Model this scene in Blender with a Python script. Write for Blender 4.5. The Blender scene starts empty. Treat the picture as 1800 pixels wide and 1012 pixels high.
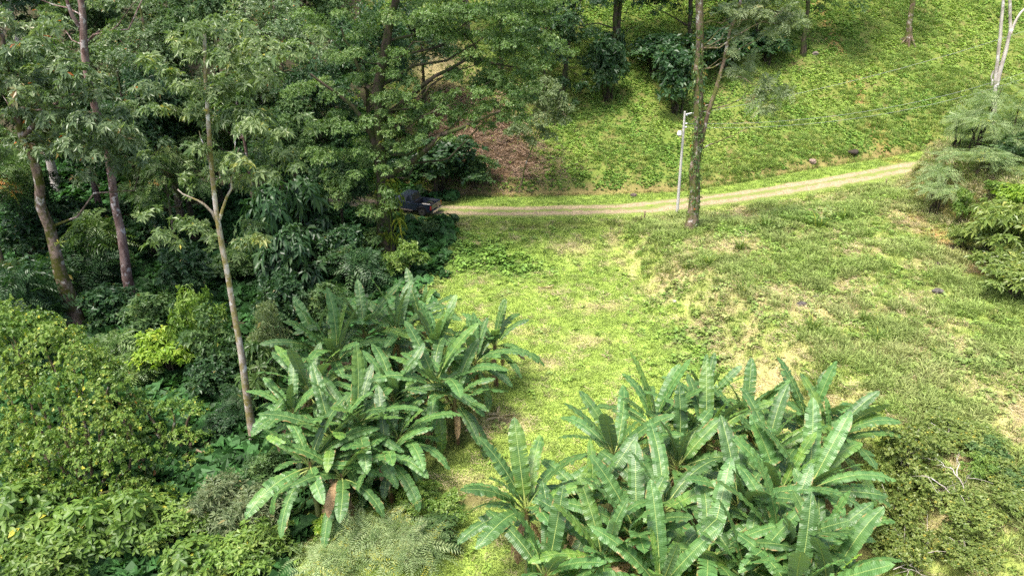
import bpy, bmesh, math, random
import numpy as np
from mathutils import Vector, Matrix, Euler

R = math.radians
SC = bpy.context.scene
COL = SC.collection
rng = np.random.default_rng(11)
random.seed(11)

# ------------------------------------------------------------------ camera, sky, sun, exposure
CAMZ, PITCH, FPX = 22.6, 25.0, 1350.0
cd = bpy.data.cameras.new('camera')
cam = bpy.data.objects.new('camera', cd); COL.objects.link(cam)
cam.location = (0, 0, CAMZ)
cam.rotation_euler = (R(90 - PITCH), 0, 0)
cd.sensor_width = 36.0
cd.lens = 36.0 * FPX / 1800.0
cd.clip_start = 0.1
cd.clip_end = 2000
SC.camera = cam

SUN_EL, SUN_AZ = 69.0, 226.0          # azimuth: compass from +Y, clockwise: sun behind the camera to the left
w = bpy.data.worlds.new('World'); SC.world = w; w.use_nodes = True
wn = w.node_tree.nodes; wl = w.node_tree.links
sky = wn.new('ShaderNodeTexSky'); sky.sky_type = 'NISHITA'; sky.sun_disc = False
sky.sun_elevation = R(SUN_EL); sky.sun_rotation = R(SUN_AZ)
sky.altitude = 300; sky.air_density = .6; sky.dust_density = 5.0; sky.ozone_density = 1.0
wl.new(sky.outputs[0], wn['Background'].inputs[0])
wn['Background'].inputs[1].default_value = 0.15
sd = bpy.data.lights.new('sun', 'SUN'); sun = bpy.data.objects.new('sun', sd); COL.objects.link(sun)
sd.energy = 2.0; sd.angle = R(12.0); sd.color = (1.0, 0.955, 0.87)
_s = Vector((math.sin(R(SUN_AZ)) * math.cos(R(SUN_EL)), math.cos(R(SUN_AZ)) * math.cos(R(SUN_EL)), math.sin(R(SUN_EL))))
sun.rotation_euler = _s.to_track_quat('Z', 'Y').to_euler()
sun.location = (-40, -30, 80)
SC.view_settings.view_transform = 'Standard'; SC.view_settings.look = 'None'
SC.view_settings.gamma = 1.0; SC.view_settings.use_curve_mapping = False
SC.view_settings.exposure = 1.75
SC.render.engine = 'CYCLES'
cy = SC.cycles
cy.max_bounces = 6; cy.diffuse_bounces = 4; cy.glossy_bounces = 2; cy.transmission_bounces = 4; cy.transparent_max_bounces = 6
cy.use_denoising = False
cy.sample_clamp_indirect = 6.0
cy.caustics_reflective = False; cy.caustics_refractive = False

# ------------------------------------------------------------------ camera maths (used only to read positions off the photograph)
_sp, _cp = math.sin(R(PITCH)), math.cos(R(PITCH))
def ray(px, py):
    u = (px - 900) / FPX; v = (506 - py) / FPX
    return np.array([u, _cp + v * _sp, -_sp + v * _cp])
def at_y(px, py, Y):                      # the point of that sight line at distance Y
    d = ray(px, py); t = Y / d[1]
    return np.array([d[0] * t, Y, CAMZ + d[2] * t])
def at_z(px, py, z):
    d = ray(px, py); t = (z - CAMZ) / d[2]
    return np.array([d[0] * t, d[1] * t, z])
def sstep(a, b, x):
    t = np.clip((x - a) / (b - a), 0, 1); return t * t * (3 - 2 * t)

# ------------------------------------------------------------------ noise
_perm = np.random.default_rng(5).random((8, 256, 256))
def vnoise(x, y, s=0):
    x = np.asarray(x, float); y = np.asarray(y, float)
    xi = np.floor(x).astype(int); yi = np.floor(y).astype(int)
    fx = x - xi; fy = y - yi
    fx = fx * fx * (3 - 2 * fx); fy = fy * fy * (3 - 2 * fy)
    P = _perm[s % 8]
    a = P[xi % 256, yi % 256]; b = P[(xi + 1) % 256, yi % 256]
    c = P[xi % 256, (yi + 1) % 256]; d = P[(xi + 1) % 256, (yi + 1) % 256]
    return (a * (1 - fx) + b * fx) * (1 - fy) + (c * (1 - fx) + d * fx) * fy
def fbm(x, y, s=0, o=4):
    r = 0; a = .5; tot = 0
    for k in range(o):
        r = r + a * vnoise(x * 2 ** k + 17.3 * k, y * 2 ** k - 9.1 * k, s + k); tot += a; a *= .5
    return r / tot

# ------------------------------------------------------------------ the lie of the land
FX = [-110, -60, -30, -16, -8, 0, 16, 28, 40, 55, 110]
FY = [84, 84, 79, 72.5, 69.2, 68.7, 69.6, 73.6, 76.4, 80.5, 96]
RX = [-60, -30, -20, -12, -6, 0, 10, 20.9, 29.4, 39.6, 47.7, 60, 110]
RYc = [82, 75, 70, 65.9, 64.7, 64.4, 65, 67.4, 69.6, 72.3, 74.4, 77.5, 92]
RZX = [-60, 10, 21, 29, 40, 48, 60, 110]
RZ = [0, 0, .4, 1.0, 2.0, 3.0, 4.4, 10]
def road_y(x): return np.interp(x, RX, RYc)
def road_z(x): return np.interp(x, RZX, RZ)
def H(x, y):
    x = np.asarray(x, float); y = np.asarray(y, float)
    ry = road_y(x); rz = road_z(x); fy = np.interp(x, FX, FY)
    s = ry - y
    low = -0.30 * sstep(2.9, 3.5, s) - 1.35 * sstep(3.4, 11, s) - .3 * sstep(10, 26, s) - .35 * sstep(24, 42, s)
    low = low - 1.1 * sstep(-5, -17, x) * sstep(2, 10, s)
    low = low + 0.10 * np.clip(-x - 34, 0, 40)
    xl = 9.0 + np.clip(54.3 - y, -4, 30) * .27
    m = sstep(0, 4.0, x - xl)
    terr = (-.1 + .75 * sstep(4, 9, s) - .9 * sstep(26, 44, s)) + .35 * (fbm(x * .22, y * .22, 3) - .5)
    low = low * (1 - m) + terr * m
    xb = np.interp(y, [30, 38, 46, 55, 62, 66, 70], [30.5, 32.3, 33.6, 33.9, 33.6, 34.5, 37])
    bank = (3.2 * sstep(0, 2.6, x - xb + .8 * (fbm(x * .6, y * .6, 5) - .5)) + .14 * np.clip(x - xb - 2, 0, 30)) * (1 - sstep(2.5, -.5, s - 1.6))
    z = rz + np.where(s > 0, low, 0) + np.where(s > -1, bank, 0)
    d = y - fy
    hill = .62 * sstep(.0, .9, d) + .46 * np.clip(d - .5, 0, 75) + .0007 * np.clip(d, 0, 75) ** 2
    z = z + hill + np.where(d > .5, (fbm(x * .3, y * .3, 1) - .5) * .8 * sstep(.5, 4, d), 0)
    z = z + (fbm(x * .9, y * .9, 2) - .5) * .16 * sstep(2.2, 4, np.abs(s)) + (fbm(x * .12, y * .12, 4) - .5) * .5 * sstep(4, 9, np.abs(s))
    return z
def G(px, py):                            # where that sight line meets the ground
    d = ray(px, py)
    t = np.linspace(15, 190, 3500)
    X, Y, Z = d[0] * t, d[1] * t, CAMZ + d[2] * t
    h = H(X, Y); k = np.argmax(Z < h)
    return np.array([X[k], Y[k], h[k]])
def ground(x, y): return float(H(np.array([x]), np.array([y]))[0])

# ------------------------------------------------------------------ mesh accumulator
class Acc:
    def __init__(s): s.v = []; s.f = []; s.n = 0
    def add(s, verts, faces, lv=None, mi=0):
        verts = np.asarray(verts, np.float32).reshape(-1, 3); faces = np.asarray(faces, np.int64)
        if len(faces) == 0: return
        s.v.append(verts)
        l = np.zeros(len(faces), np.float32) if lv is None else np.broadcast_to(np.asarray(lv, np.float32), (len(faces),))
        s.f.append((faces + s.n, l, mi)); s.n += len(verts)
    def mesh(s, name, mats, flat=True, uv=None):
        me = bpy.data.meshes.new(name)
        v = np.concatenate(s.v); me.vertices.add(len(v)); me.vertices.foreach_set('co', v.ravel())
        nl = sum(f.size for f, _, _ in s.f); npoly = sum(len(f) for f, _, _ in s.f)
        me.loops.add(nl); me.polygons.add(npoly)
        me.loops.foreach_set('vertex_index', np.concatenate([f.ravel() for f, _, _ in s.f]).astype(np.int32))
        sizes = np.concatenate([np.full(len(f), f.shape[1]) for f, _, _ in s.f])
        me.polygons.foreach_set('loop_start', np.concatenate([[0], np.cumsum(sizes)[:-1]]).astype(np.int32))
        me.polygons.foreach_set('material_index', np.concatenate([np.full(len(f), m) for f, _, m in s.f]).astype(np.int32))
        if flat is not None:
            sm = np.concatenate([np.full(len(f), (m in flat) if isinstance(flat, (set, tuple)) else not flat) for f, _, m in s.f])
            me.polygons.foreach_set('use_smooth', sm)
        a = me.attributes.new('lv', 'FLOAT', 'FACE'); a.data.foreach_set('value', np.concatenate([l for _, l, _ in s.f]).astype(np.float32))
        for m in (mats if isinstance(mats, (list, tuple)) else [mats]): me.materials.append(m)
        me.update(calc_edges=True)
        return me

def nrm(a): return a / np.maximum(np.linalg.norm(a, axis=-1, keepdims=True), 1e-9)

def tube(acc, pts, rad, sides=7, wob=0.0, mi=0, cap=True, seed=0):
    pts = np.asarray(pts, float); n = len(pts); rad = np.broadcast_to(np.asarray(rad, float), (n,))
    T = nrm(np.gradient(pts, axis=0))
    ref = np.array([1, 0, 0.]) if abs(T[0][0]) < .8 else np.array([0, 1., 0])
    A = nrm(ref - T * (T @ ref)[:, None]); B = np.cross(T, A)
    th = np.arange(sides) / sides * 2 * np.pi
    rr = rad[:, None] * (1 + wob * (vnoise(th[None, :] * 1.3 + 40 + seed, np.arange(n)[:, None] * .7, 1) - .5) * 2)
    V = pts[:, None] + rr[..., None] * (np.cos(th)[None, :, None] * A[:, None] + np.sin(th)[None, :, None] * B[:, None])
    i = np.arange(n - 1)[:, None] * sides; j = np.arange(sides)[None]; k = (j + 1) % sides
    F = np.stack([i + j, i + k, i + sides + k, i + sides + j], -1).reshape(-1, 4)
    acc.add(V.reshape(-1, 3), F, random.random(), mi)

def curve_pts(p0, p1, n=6, bow=(0, 0, 0), jit=0.0, rg=None):
    t = np.linspace(0, 1, n)[:, None]
    p = np.asarray(p0) * (1 - t) + np.asarray(p1) * t + np.asarray(bow) * (4 * t * (1 - t))
    if jit and rg is not None:
        q = rg.normal(0, jit, (n, 3)); q[0] = 0; q[-1] = 0; p = p + q
    return p

# ------------------------------------------------------------------ leaves
def leaves(acc, P, A, N, L, W, lv, fold=.18, droop=.25, hexa=False, mi=0):
    """one small folded leaf for each row"""
    n = len(P)
    if n == 0: return
    L = np.broadcast_to(L, (n,))[:, None]; W = np.broadcast_to(W, (n,))[:, None]
    A = nrm(A); N = nrm(N - A * np.sum(A * N, 1, keepdims=True)); S = np.cross(A, N)
    dn = np.array([0, 0, -1.])
    tip = P + A * L * (1 - droop * .3) + dn * L * droop
    if not hexa:
        mid = P + A * L * .46 + dn * L * droop * .22
        V = np.stack([P, mid + S * W * .5 + N * W * fold, tip, mid - S * W * .5 + N * W * fold], 1)
        b = np.arange(n)[:, None] * 4
        F = np.concatenate([b + [0, 1, 2], b + [0, 2, 3]]); l2 = np.concatenate([lv, lv])
    else:
        m1 = P + A * L * .3 + dn * L * droop * .08; m2 = P + A * L * .68 * (1 - droop * .1) + dn * L * droop * .42
        V = np.stack([P, m1 + S * W * .44 + N * W * fold, m2 + S * W * .46 + N * W * fold, tip, m2 - S * W * .46 + N * W * fold, m1 - S * W * .44 + N * W * fold, m1, m2], 1)
        b = np.arange(n)[:, None] * 8
        F3 = np.concatenate([b + [0, 1, 6], b + [0, 6, 5], b + [2, 3, 7], b + [7, 3, 4]])
        F4 = np.concatenate([b + [1, 2, 7, 6], b + [6, 7, 4, 5]])
        acc.add(V.reshape(-1, 3), F3, np.tile(lv, 4), mi)
        acc.add(np.zeros((0, 3)), F4 - 0, np.tile(lv, 2), mi) if False else None
        acc.f.append((F4 + acc.n - len(V) * 8, np.tile(lv, 2).astype(np.float32), mi))
        return
    acc.add(V.reshape(-1, 3), F, l2, mi)

def rosettes(acc, C, AX, lv, sp, rg, mi=0):
    """whorl of leaves round each twig end"""
    n = len(C); k = sp['k']
    AX = nrm(AX); ref = np.where(np.abs(AX[:, 2:3]) > .9, np.array([[1., 0, 0]]), np.array([[0, 0, 1.]]))
    U = nrm(np.cross(AX, ref)); V = np.cross(AX, U)
    az = (np.arange(k)[None] / k * 2 * np.pi + rg.random((n, 1)) * 6.28 + rg.normal(0, .25, (n, k)))
    a0, a1 = sp.get('ang', (50, 100)); th = np.radians(rg.uniform(a0, a1, (n, k)))
    rad = np.cos(az)[..., None] * U[:, None] + np.sin(az)[..., None] * V[:, None]
    D = np.cos(th)[..., None] * AX[:, None] + np.sin(th)[..., None] * rad
    Nn = AX[:, None] * np.sin(th)[..., None] - rad * np.cos(th)[..., None] + rg.normal(0, .28, (n, k, 3))
    ls = rg.uniform(.65, 1.15, (n, k)) * rg.uniform(.65, 1.25, (n, 1))
    P = np.repeat(C[:, None], k, 1) + AX[:, None] * rg.uniform(-sp.get('stem', .12), .02, (n, k))[..., None] * 1.0
    l = np.clip(lv[:, None] + rg.normal(0, sp.get('lvs', .12), (n, k)), 0, 1)
    old = rg.random((n, k)) < sp.get('yellow', .006); l = np.where(old, .995, np.minimum(l, .93))
    f = lambda a: a.reshape(-1, *a.shape[2:])
    if sp.get('pinnate'):
        fronds(acc, f(P), f(D), f(Nn), f(ls) * sp['L'], sp, f(l), rg, mi)
    else:
        leaves(acc, f(P), f(D), f(Nn), f(ls) * sp['L'], f(ls) * sp['W'], f(l), sp.get('fold', .18), sp.get('droop', .25), sp.get('hexa', False), mi)

def fronds(acc, P, D, N, L, sp, lv, rg, mi=0):
    """compound leaf: a bent midrib with leaflets in pairs"""
    n = len(P); m = sp['pairs']; dn = np.array([0, 0, -1.])
    D = nrm(D); N = nrm(N - D * np.sum(D * N, 1, keepdims=True)); S = np.cross(D, N)
    t = np.linspace(.14, 1, m)
    bend = sp.get('bend', .35)
    Q = P[:, None] + D[:, None] * (L[:, None] * t[None])[..., None] + dn * (bend * L[:, None] * t[None] ** 2)[..., None]
    T = nrm(D[:, None] + dn * (2 * bend * t)[None, :, None])
    prof = np.sin(np.pi * np.clip(t * .86 + .12, 0, 1)) ** .6
    for sg in (-1, 1):
        A = nrm(S[:, None] * sg + T * sp.get('fwd', .45) + N[:, None] * .1 + rg.normal(0, .08, Q.shape))
        ll = (sp['l'] * prof)[None] * rg.uniform(.85, 1.1, (n, m)) * (L / sp['L'])[:, None]
        leaves(acc, Q.reshape(-1, 3), A.reshape(-1, 3), np.repeat(N[:, None], m, 1).reshape(-1, 3) + rg.normal(0, .15, (n * m, 3)),
               ll.ravel(), ll.ravel() * sp['lw'], np.clip(np.repeat(lv, m) + rg.normal(0, .04, n * m), 0, 1), .1, sp.get('ldroop', .18), False, mi)

def clump_leaves(acc, CL, sp, rg, mi=0):
    """CL rows: x, y, z, radius; leaves stand on the outside of flattened puffs, ragged and uneven"""
    for c in CL:
        r = c[3]; fl = sp.get('flat', .75)
        n = max(3, int(sp['dens'] * 9.0 * r * r * rg.uniform(.8, 1.2)))
        d = nrm(rg.normal(0, 1, (n, 3))); d[:, 2] = np.where(d[:, 2] < -.35, -d[:, 2], d[:, 2]); d = nrm(d)
        lump = .62 + .62 * vnoise(d[:, 0] * 1.9 + c[0] * 3.1 + 50, d[:, 1] * 1.9 + d[:, 2] * 2.3 + c[1] * 2.7 + 50, 2)
        rr = r * lump * rg.uniform(.55, 1.1, n)
        P = c[:3] + d * rr[:, None] * np.array([1, 1, fl])
        ax = nrm(d * np.array([1, 1, .7]) + np.array([0, 0, sp.get('up', .45)]) + rg.normal(0, .3, (n, 3)))
        lv = np.clip(sp.get('lv0', .45) + rg.normal(0, .13) + rg.normal(0, .08, n), 0, .92)
        rosettes(acc, P, ax, lv, sp, rg, mi)

# ------------------------------------------------------------------ materials
def newmat(name):
    m = bpy.data.materials.new(name); m.use_nodes = True
    nt = m.node_tree; nt.nodes.clear()
    return m, nt, nt.nodes.new('ShaderNodeOutputMaterial')
def ramp(nt, stops, interp='LINEAR'):
    r = nt.nodes.new('ShaderNodeValToRGB'); e = r.color_ramp.elements; r.color_ramp.interpolation = interp
    while len(e) < len(stops): e.new(.5)
    for k, (p, c) in enumerate(stops): e[k].position = p; e[k].color = (*c, 1)
    return r
def noise(nt, scale, detail=3, rough=.55, coord='Object', vec=None):
    t = nt.nodes.new('ShaderNodeTexNoise'); t.inputs['Scale'].default_value = scale; t.inputs['Detail'].default_value = detail; t.inputs['Roughness'].default_value = rough
    if vec is None:
        tc = nt.nodes.new('ShaderNodeTexCoord'); vec = tc.outputs[coord]
    nt.links.new(vec, t.inputs['Vector'])
    return t
def mathn(nt, op, a, b=None, c=None):
    n = nt.nodes.new('ShaderNodeMath'); n.operation = op
    for k, x in enumerate((a, b, c)):
        if x is None: continue
        if isinstance(x, (int, float)): n.inputs[k].default_value = x
        else: nt.links.new(x, n.inputs[k])
    return n.outputs[0]
def mixc(nt, fac, a, b, mode='MIX'):
    n = nt.nodes.new('ShaderNodeMix'); n.data_type = 'RGBA'; n.blend_type = mode
    for s, x in ((n.inputs[0], fac), (n.inputs[6], a), (n.inputs[7], b)):
        if isinstance(x, (int, float)): s.default_value = x
        elif isinstance(x, tuple): s.default_value = (*x, 1)
        else: nt.links.new(x, s)
    return n.outputs[2]

def leaf_shader(nt, out, col, trans=.3, rough=.45, spec=.4, tint=(1.15, 1.25, .55), bump=None):
    p = nt.nodes.new('ShaderNodeBsdfPrincipled'); p.inputs['Roughness'].default_value = rough; p.inputs['Specular IOR Level'].default_value = spec
    nt.links.new(col, p.inputs['Base Color'])
    tr = nt.nodes.new('ShaderNodeBsdfTranslucent')
    nt.links.new(mixc(nt, 1.0, col, tint, 'MULTIPLY'), tr.inputs['Color'])
    mx = nt.nodes.new('ShaderNodeMixShader'); mx.inputs[0].default_value = trans
    nt.links.new(p.outputs[0], mx.inputs[1]); nt.links.new(tr.outputs[0], mx.inputs[2])
    nt.links.new(mx.outputs[0], out.inputs[0])
    if bump is not None:
        nt.links.new(bump, p.inputs['Normal']); nt.links.new(bump, tr.inputs['Normal'])
    return p

def leafmat(name, dark, mid, light, old=(.25, .2, .03), trans=.38, rough=.45, spec=.4):
    m, nt, out = newmat(name)
    a = nt.nodes.new('ShaderNodeAttribute'); a.attribute_name = 'lv'
    r = ramp(nt, [(0, dark), (.45, mid), (.9, light), (.97, old)])
    nt.links.new(a.outputs['Fac'], r.inputs[0])
    oi = nt.nodes.new('ShaderNodeObjectInfo')
    v = mathn(nt, 'MULTIPLY_ADD', oi.outputs['Random'], .3, .85)
    hs = nt.nodes.new('ShaderNodeHueSaturation'); nt.links.new(r.outputs[0], hs.inputs['Color']); nt.links.new(v, hs.inputs['Value'])
    hs.inputs['Hue'].default_value = .5
    leaf_shader(nt, out, hs.outputs[0], trans, rough, spec)
    return m

def barkmat(name, c1, c2, moss=None, lichen=None, scale=3.0):
    m, nt, out = newmat(name)
    tc = nt.nodes.new('ShaderNodeTexCoord'); mp = nt.nodes.new('ShaderNodeMapping'); mp.inputs['Scale'].default_value = (1, 1, .35)
    nt.links.new(tc.outputs['Object'], mp.inputs[0])
    n1 = noise(nt, scale, 5, .65, vec=mp.outputs[0])
    col = mixc(nt, ramp_out(nt, n1.outputs[0], .38, .62), c1, c2)
    if lichen is not None:
        n2 = noise(nt, scale * .75, 4, .6, vec=tc.outputs['Object'])
        col = mixc(nt, ramp_out(nt, n2.outputs[0], .56, .64), col, lichen)
    if moss is not None:
        n3 = noise(nt, scale * .5, 5, .7, vec=tc.outputs['Object'])
        col = mixc(nt, ramp_out(nt, n3.outputs[0], .44, .58), col, moss)
    p = nt.nodes.new('ShaderNodeBsdfPrincipled'); p.inputs['Roughness'].default_value = .9; p.inputs['Specular IOR Level'].default_value = .15
    nt.links.new(col, p.inputs['Base Color'])
    b = nt.nodes.new('ShaderNodeBump'); b.inputs['Strength'].default_value = .6; b.inputs['Distance'].default_value = .05
    n4 = noise(nt, scale * 4, 4, .7, vec=mp.outputs[0]); nt.links.new(n4.outputs[0], b.inputs['Height']); nt.links.new(b.outputs[0], p.inputs['Normal'])
    nt.links.new(p.outputs[0], out.inputs[0])
    return m
def ramp_out(nt, x, a, b):
    n = nt.nodes.new('ShaderNodeMapRange'); n.interpolation_type = 'SMOOTHSTEP'
    n.inputs['From Min'].default_value = a; n.inputs['From Max'].default_value = b
    nt.links.new(x, n.inputs['Value']); return n.outputs[0]
def plain(name, col, rough=.5, metal=0.0, spec=.5, var=.0, coat=0.0):
    m, nt, out = newmat(name)
    p = nt.nodes.new('ShaderNodeBsdfPrincipled'); p.inputs['Roughness'].default_value = rough; p.inputs['Metallic'].default_value = metal
    p.inputs['Specular IOR Level'].default_value = spec; p.inputs['Coat Weight'].default_value = coat
    n = noise(nt, 6, 4, .6)
    c = mixc(nt, ramp_out(nt, n.outputs[0], .35, .7), col, tuple(max(0, x * (1 - var)) for x in col))
    nt.links.new(c, p.inputs['Base Color']); nt.links.new(p.outputs[0], out.inputs[0])
    return m

M = {}
M['broad'] = leafmat('broad_leaf', (.04, .095, .022), (.09, .165, .038), (.18, .25, .075), (.35, .14, .03), rough=.4, spec=.5)
M['pale'] = leafmat('pale_leaf', (.08, .14, .05), (.14, .21, .09), (.23, .29, .14), (.5, .14, .03), rough=.42, spec=.55)
M['fresh'] = leafmat('fresh_leaf', (.06, .13, .02), (.14, .22, .04), (.25, .32, .08), (.4, .36, .05), rough=.45)
M['fine'] = leafmat('fine_leaf', (.03, .075, .022), (.07, .135, .036), (.13, .2, .06), (.2, .2, .03), rough=.5)
M['spread'] = leafmat('spreading_leaf', (.045, .1, .025), (.1, .18, .042), (.18, .265, .075), (.2, .2, .03), rough=.45, spec=.5)
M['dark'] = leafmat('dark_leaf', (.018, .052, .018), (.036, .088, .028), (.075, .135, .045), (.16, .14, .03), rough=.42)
M['vine'] = leafmat('vine_leaf', (.055, .12, .02), (.13, .22, .035), (.25, .33, .075), (.42, .4, .05), rough=.45)
M['lime'] = leafmat('lime_leaf', (.08, .18, .015), (.17, .29, .025), (.28, .38, .05), (.45, .45, .05), rough=.45)
M['grey'] = leafmat('grey_leaf', (.08, .125, .05), (.15, .2, .09), (.24, .28, .14), (.3, .25, .1), rough=.5)
M['feather'] = leafmat('feather_leaf', (.13, .21, .075), (.22, .3, .12), (.35, .42, .2), (.45, .42, .06), rough=.5)
M['silver'] = leafmat('silvery_leaf', (.09, .145, .055), (.16, .22, .09), (.26, .32, .15), (.3, .25, .1), rough=.45)
M['slender'] = leafmat('slender_leaf', (.065, .125, .04), (.135, .2, .07), (.23, .29, .125), (.4, .36, .05), rough=.45, spec=.5)
M['twiggy'] = leafmat('twiggy_leaf', (.08, .135, .025), (.16, .225, .05), (.28, .33, .09), (.4, .36, .06), rough=.4)
M['straw'] = leafmat('straw_leaf', (.16, .12, .06), (.3, .24, .13), (.45, .38, .22), (.5, .42, .25), rough=.7, spec=.2)
M['epiphyte'] = leafmat('epiphyte_leaf', (.05, .1, .012), (.12, .18, .022), (.26, .3, .04), (.4, .3, .05), rough=.4)
M['bark_moss'] = barkmat('mossy_bark', (.08, .055, .04), (.23, .17, .13), (.06, .065, .012), (.42, .38, .34), 2.2)
M['bark_red'] = barkmat('reddish_bark', (.1, .06, .05), (.24, .17, .145), None, (.4, .36, .34), 3.0)
M['bark_pale'] = barkmat('pale_bark', (.26, .2, .14), (.44, .4, .35), (.2, .17, .06), (.62, .6, .57), 2.5)
M['bark_dark'] = barkmat('dark_bark', (.03, .024, .018), (.085, .065, .045), (.04, .055, .015), None, 3.0)
M['bark_brown'] = barkmat('brown_bark', (.09, .062, .042), (.23, .17, .12), (.1, .11, .03), (.46, .43, .38), 3.2)
M['bark_grey'] = barkmat('grey_bark', (.3, .26, .22), (.5, .46, .4), None, (.62, .6, .57), 2.0)

# ------------------------------------------------------------------ naming helpers
def tag(o, label=None, cat=None, group=None, kind=None):
    if label: o['label'] = label
    if cat: o['category'] = cat
    if group: o['group'] = group
    if kind: o['kind'] = kind
    return o
def link(name, me, parent=None):
    o = bpy.data.objects.new(name, me); COL.objects.link(o)
    if parent is not None: o.parent = parent
    return o
def thing(name, loc, label, cat, group=None, rz=0.0, sc=(1, 1, 1)):
    o = link(name, None); o.location = [float(x) for x in loc]; o.rotation_euler = (0, 0, rz); o.scale = sc; o.empty_display_size = .3
    return tag(o, label, cat, group)

# ------------------------------------------------------------------ colours of the ground
def blob(x, y, px, py, rx, ry):
    g = G(px, py); return np.exp(-(((x - g[0]) / rx) ** 2 + ((y - g[1]) / ry) ** 2))
DRY = [(1010, 435, 1.6, 1.2), (960, 640, 1.0, .8), (1050, 540, 2.2, .7), (935, 585, 1.2, .5), (1190, 465, 1.6, 1.6), (1290, 440, 1.5, 1.6),
       (1345, 520, 2.0, 1.6), (1400, 620, 2.2, 1.2), (1330, 690, 2.0, 1.0), (1180, 400, 1.5, 1.0), (1480, 560, 3, 1), (1560, 620, 2.4, .7),
       (1600, 380, 1.6, 2.2), (1530, 440, 2.6, 1.2), (1690, 460, 1.5, 1.3), (1440, 540, 2.6, .9), (1740, 740, 2, .7), (1700, 900, 1.8, .5), (870, 740, 1.6, 1.0),
       (960, 510, 1.0, .35), (1030, 600, 1.4, .8), (820, 850, 1.3, .8), (900, 745, 1.0, .7), (1250, 560, 1.4, 1.4), (1480, 700, 2.4, .8), (1640, 660, 1.6, .6)]
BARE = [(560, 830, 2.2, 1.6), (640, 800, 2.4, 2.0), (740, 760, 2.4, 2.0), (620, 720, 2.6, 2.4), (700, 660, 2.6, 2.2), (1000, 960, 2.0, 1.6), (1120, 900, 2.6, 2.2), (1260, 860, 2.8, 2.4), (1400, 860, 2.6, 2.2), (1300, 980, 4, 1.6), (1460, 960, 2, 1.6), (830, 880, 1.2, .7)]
EARTH = [(1640, 412, 1.0, 1.0), (1670, 425, .8, .9), (1700, 445, .9, 1.0), (1735, 480, 1.0, 1.2), (1605, 385, .8, .8)]
DARKG = [(830, 445, 3.0, 2.0), (900, 470, 2.5, 1.6), (760, 460, 3, 2), (1230, 590, 2.4, 1.6), (1350, 400, 3, 1.4), (1430, 380, 3, 1.4), (1700, 640, 3, 1), (1240, 640, 2, 1.2), (1180, 520, 2, 1)]
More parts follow.
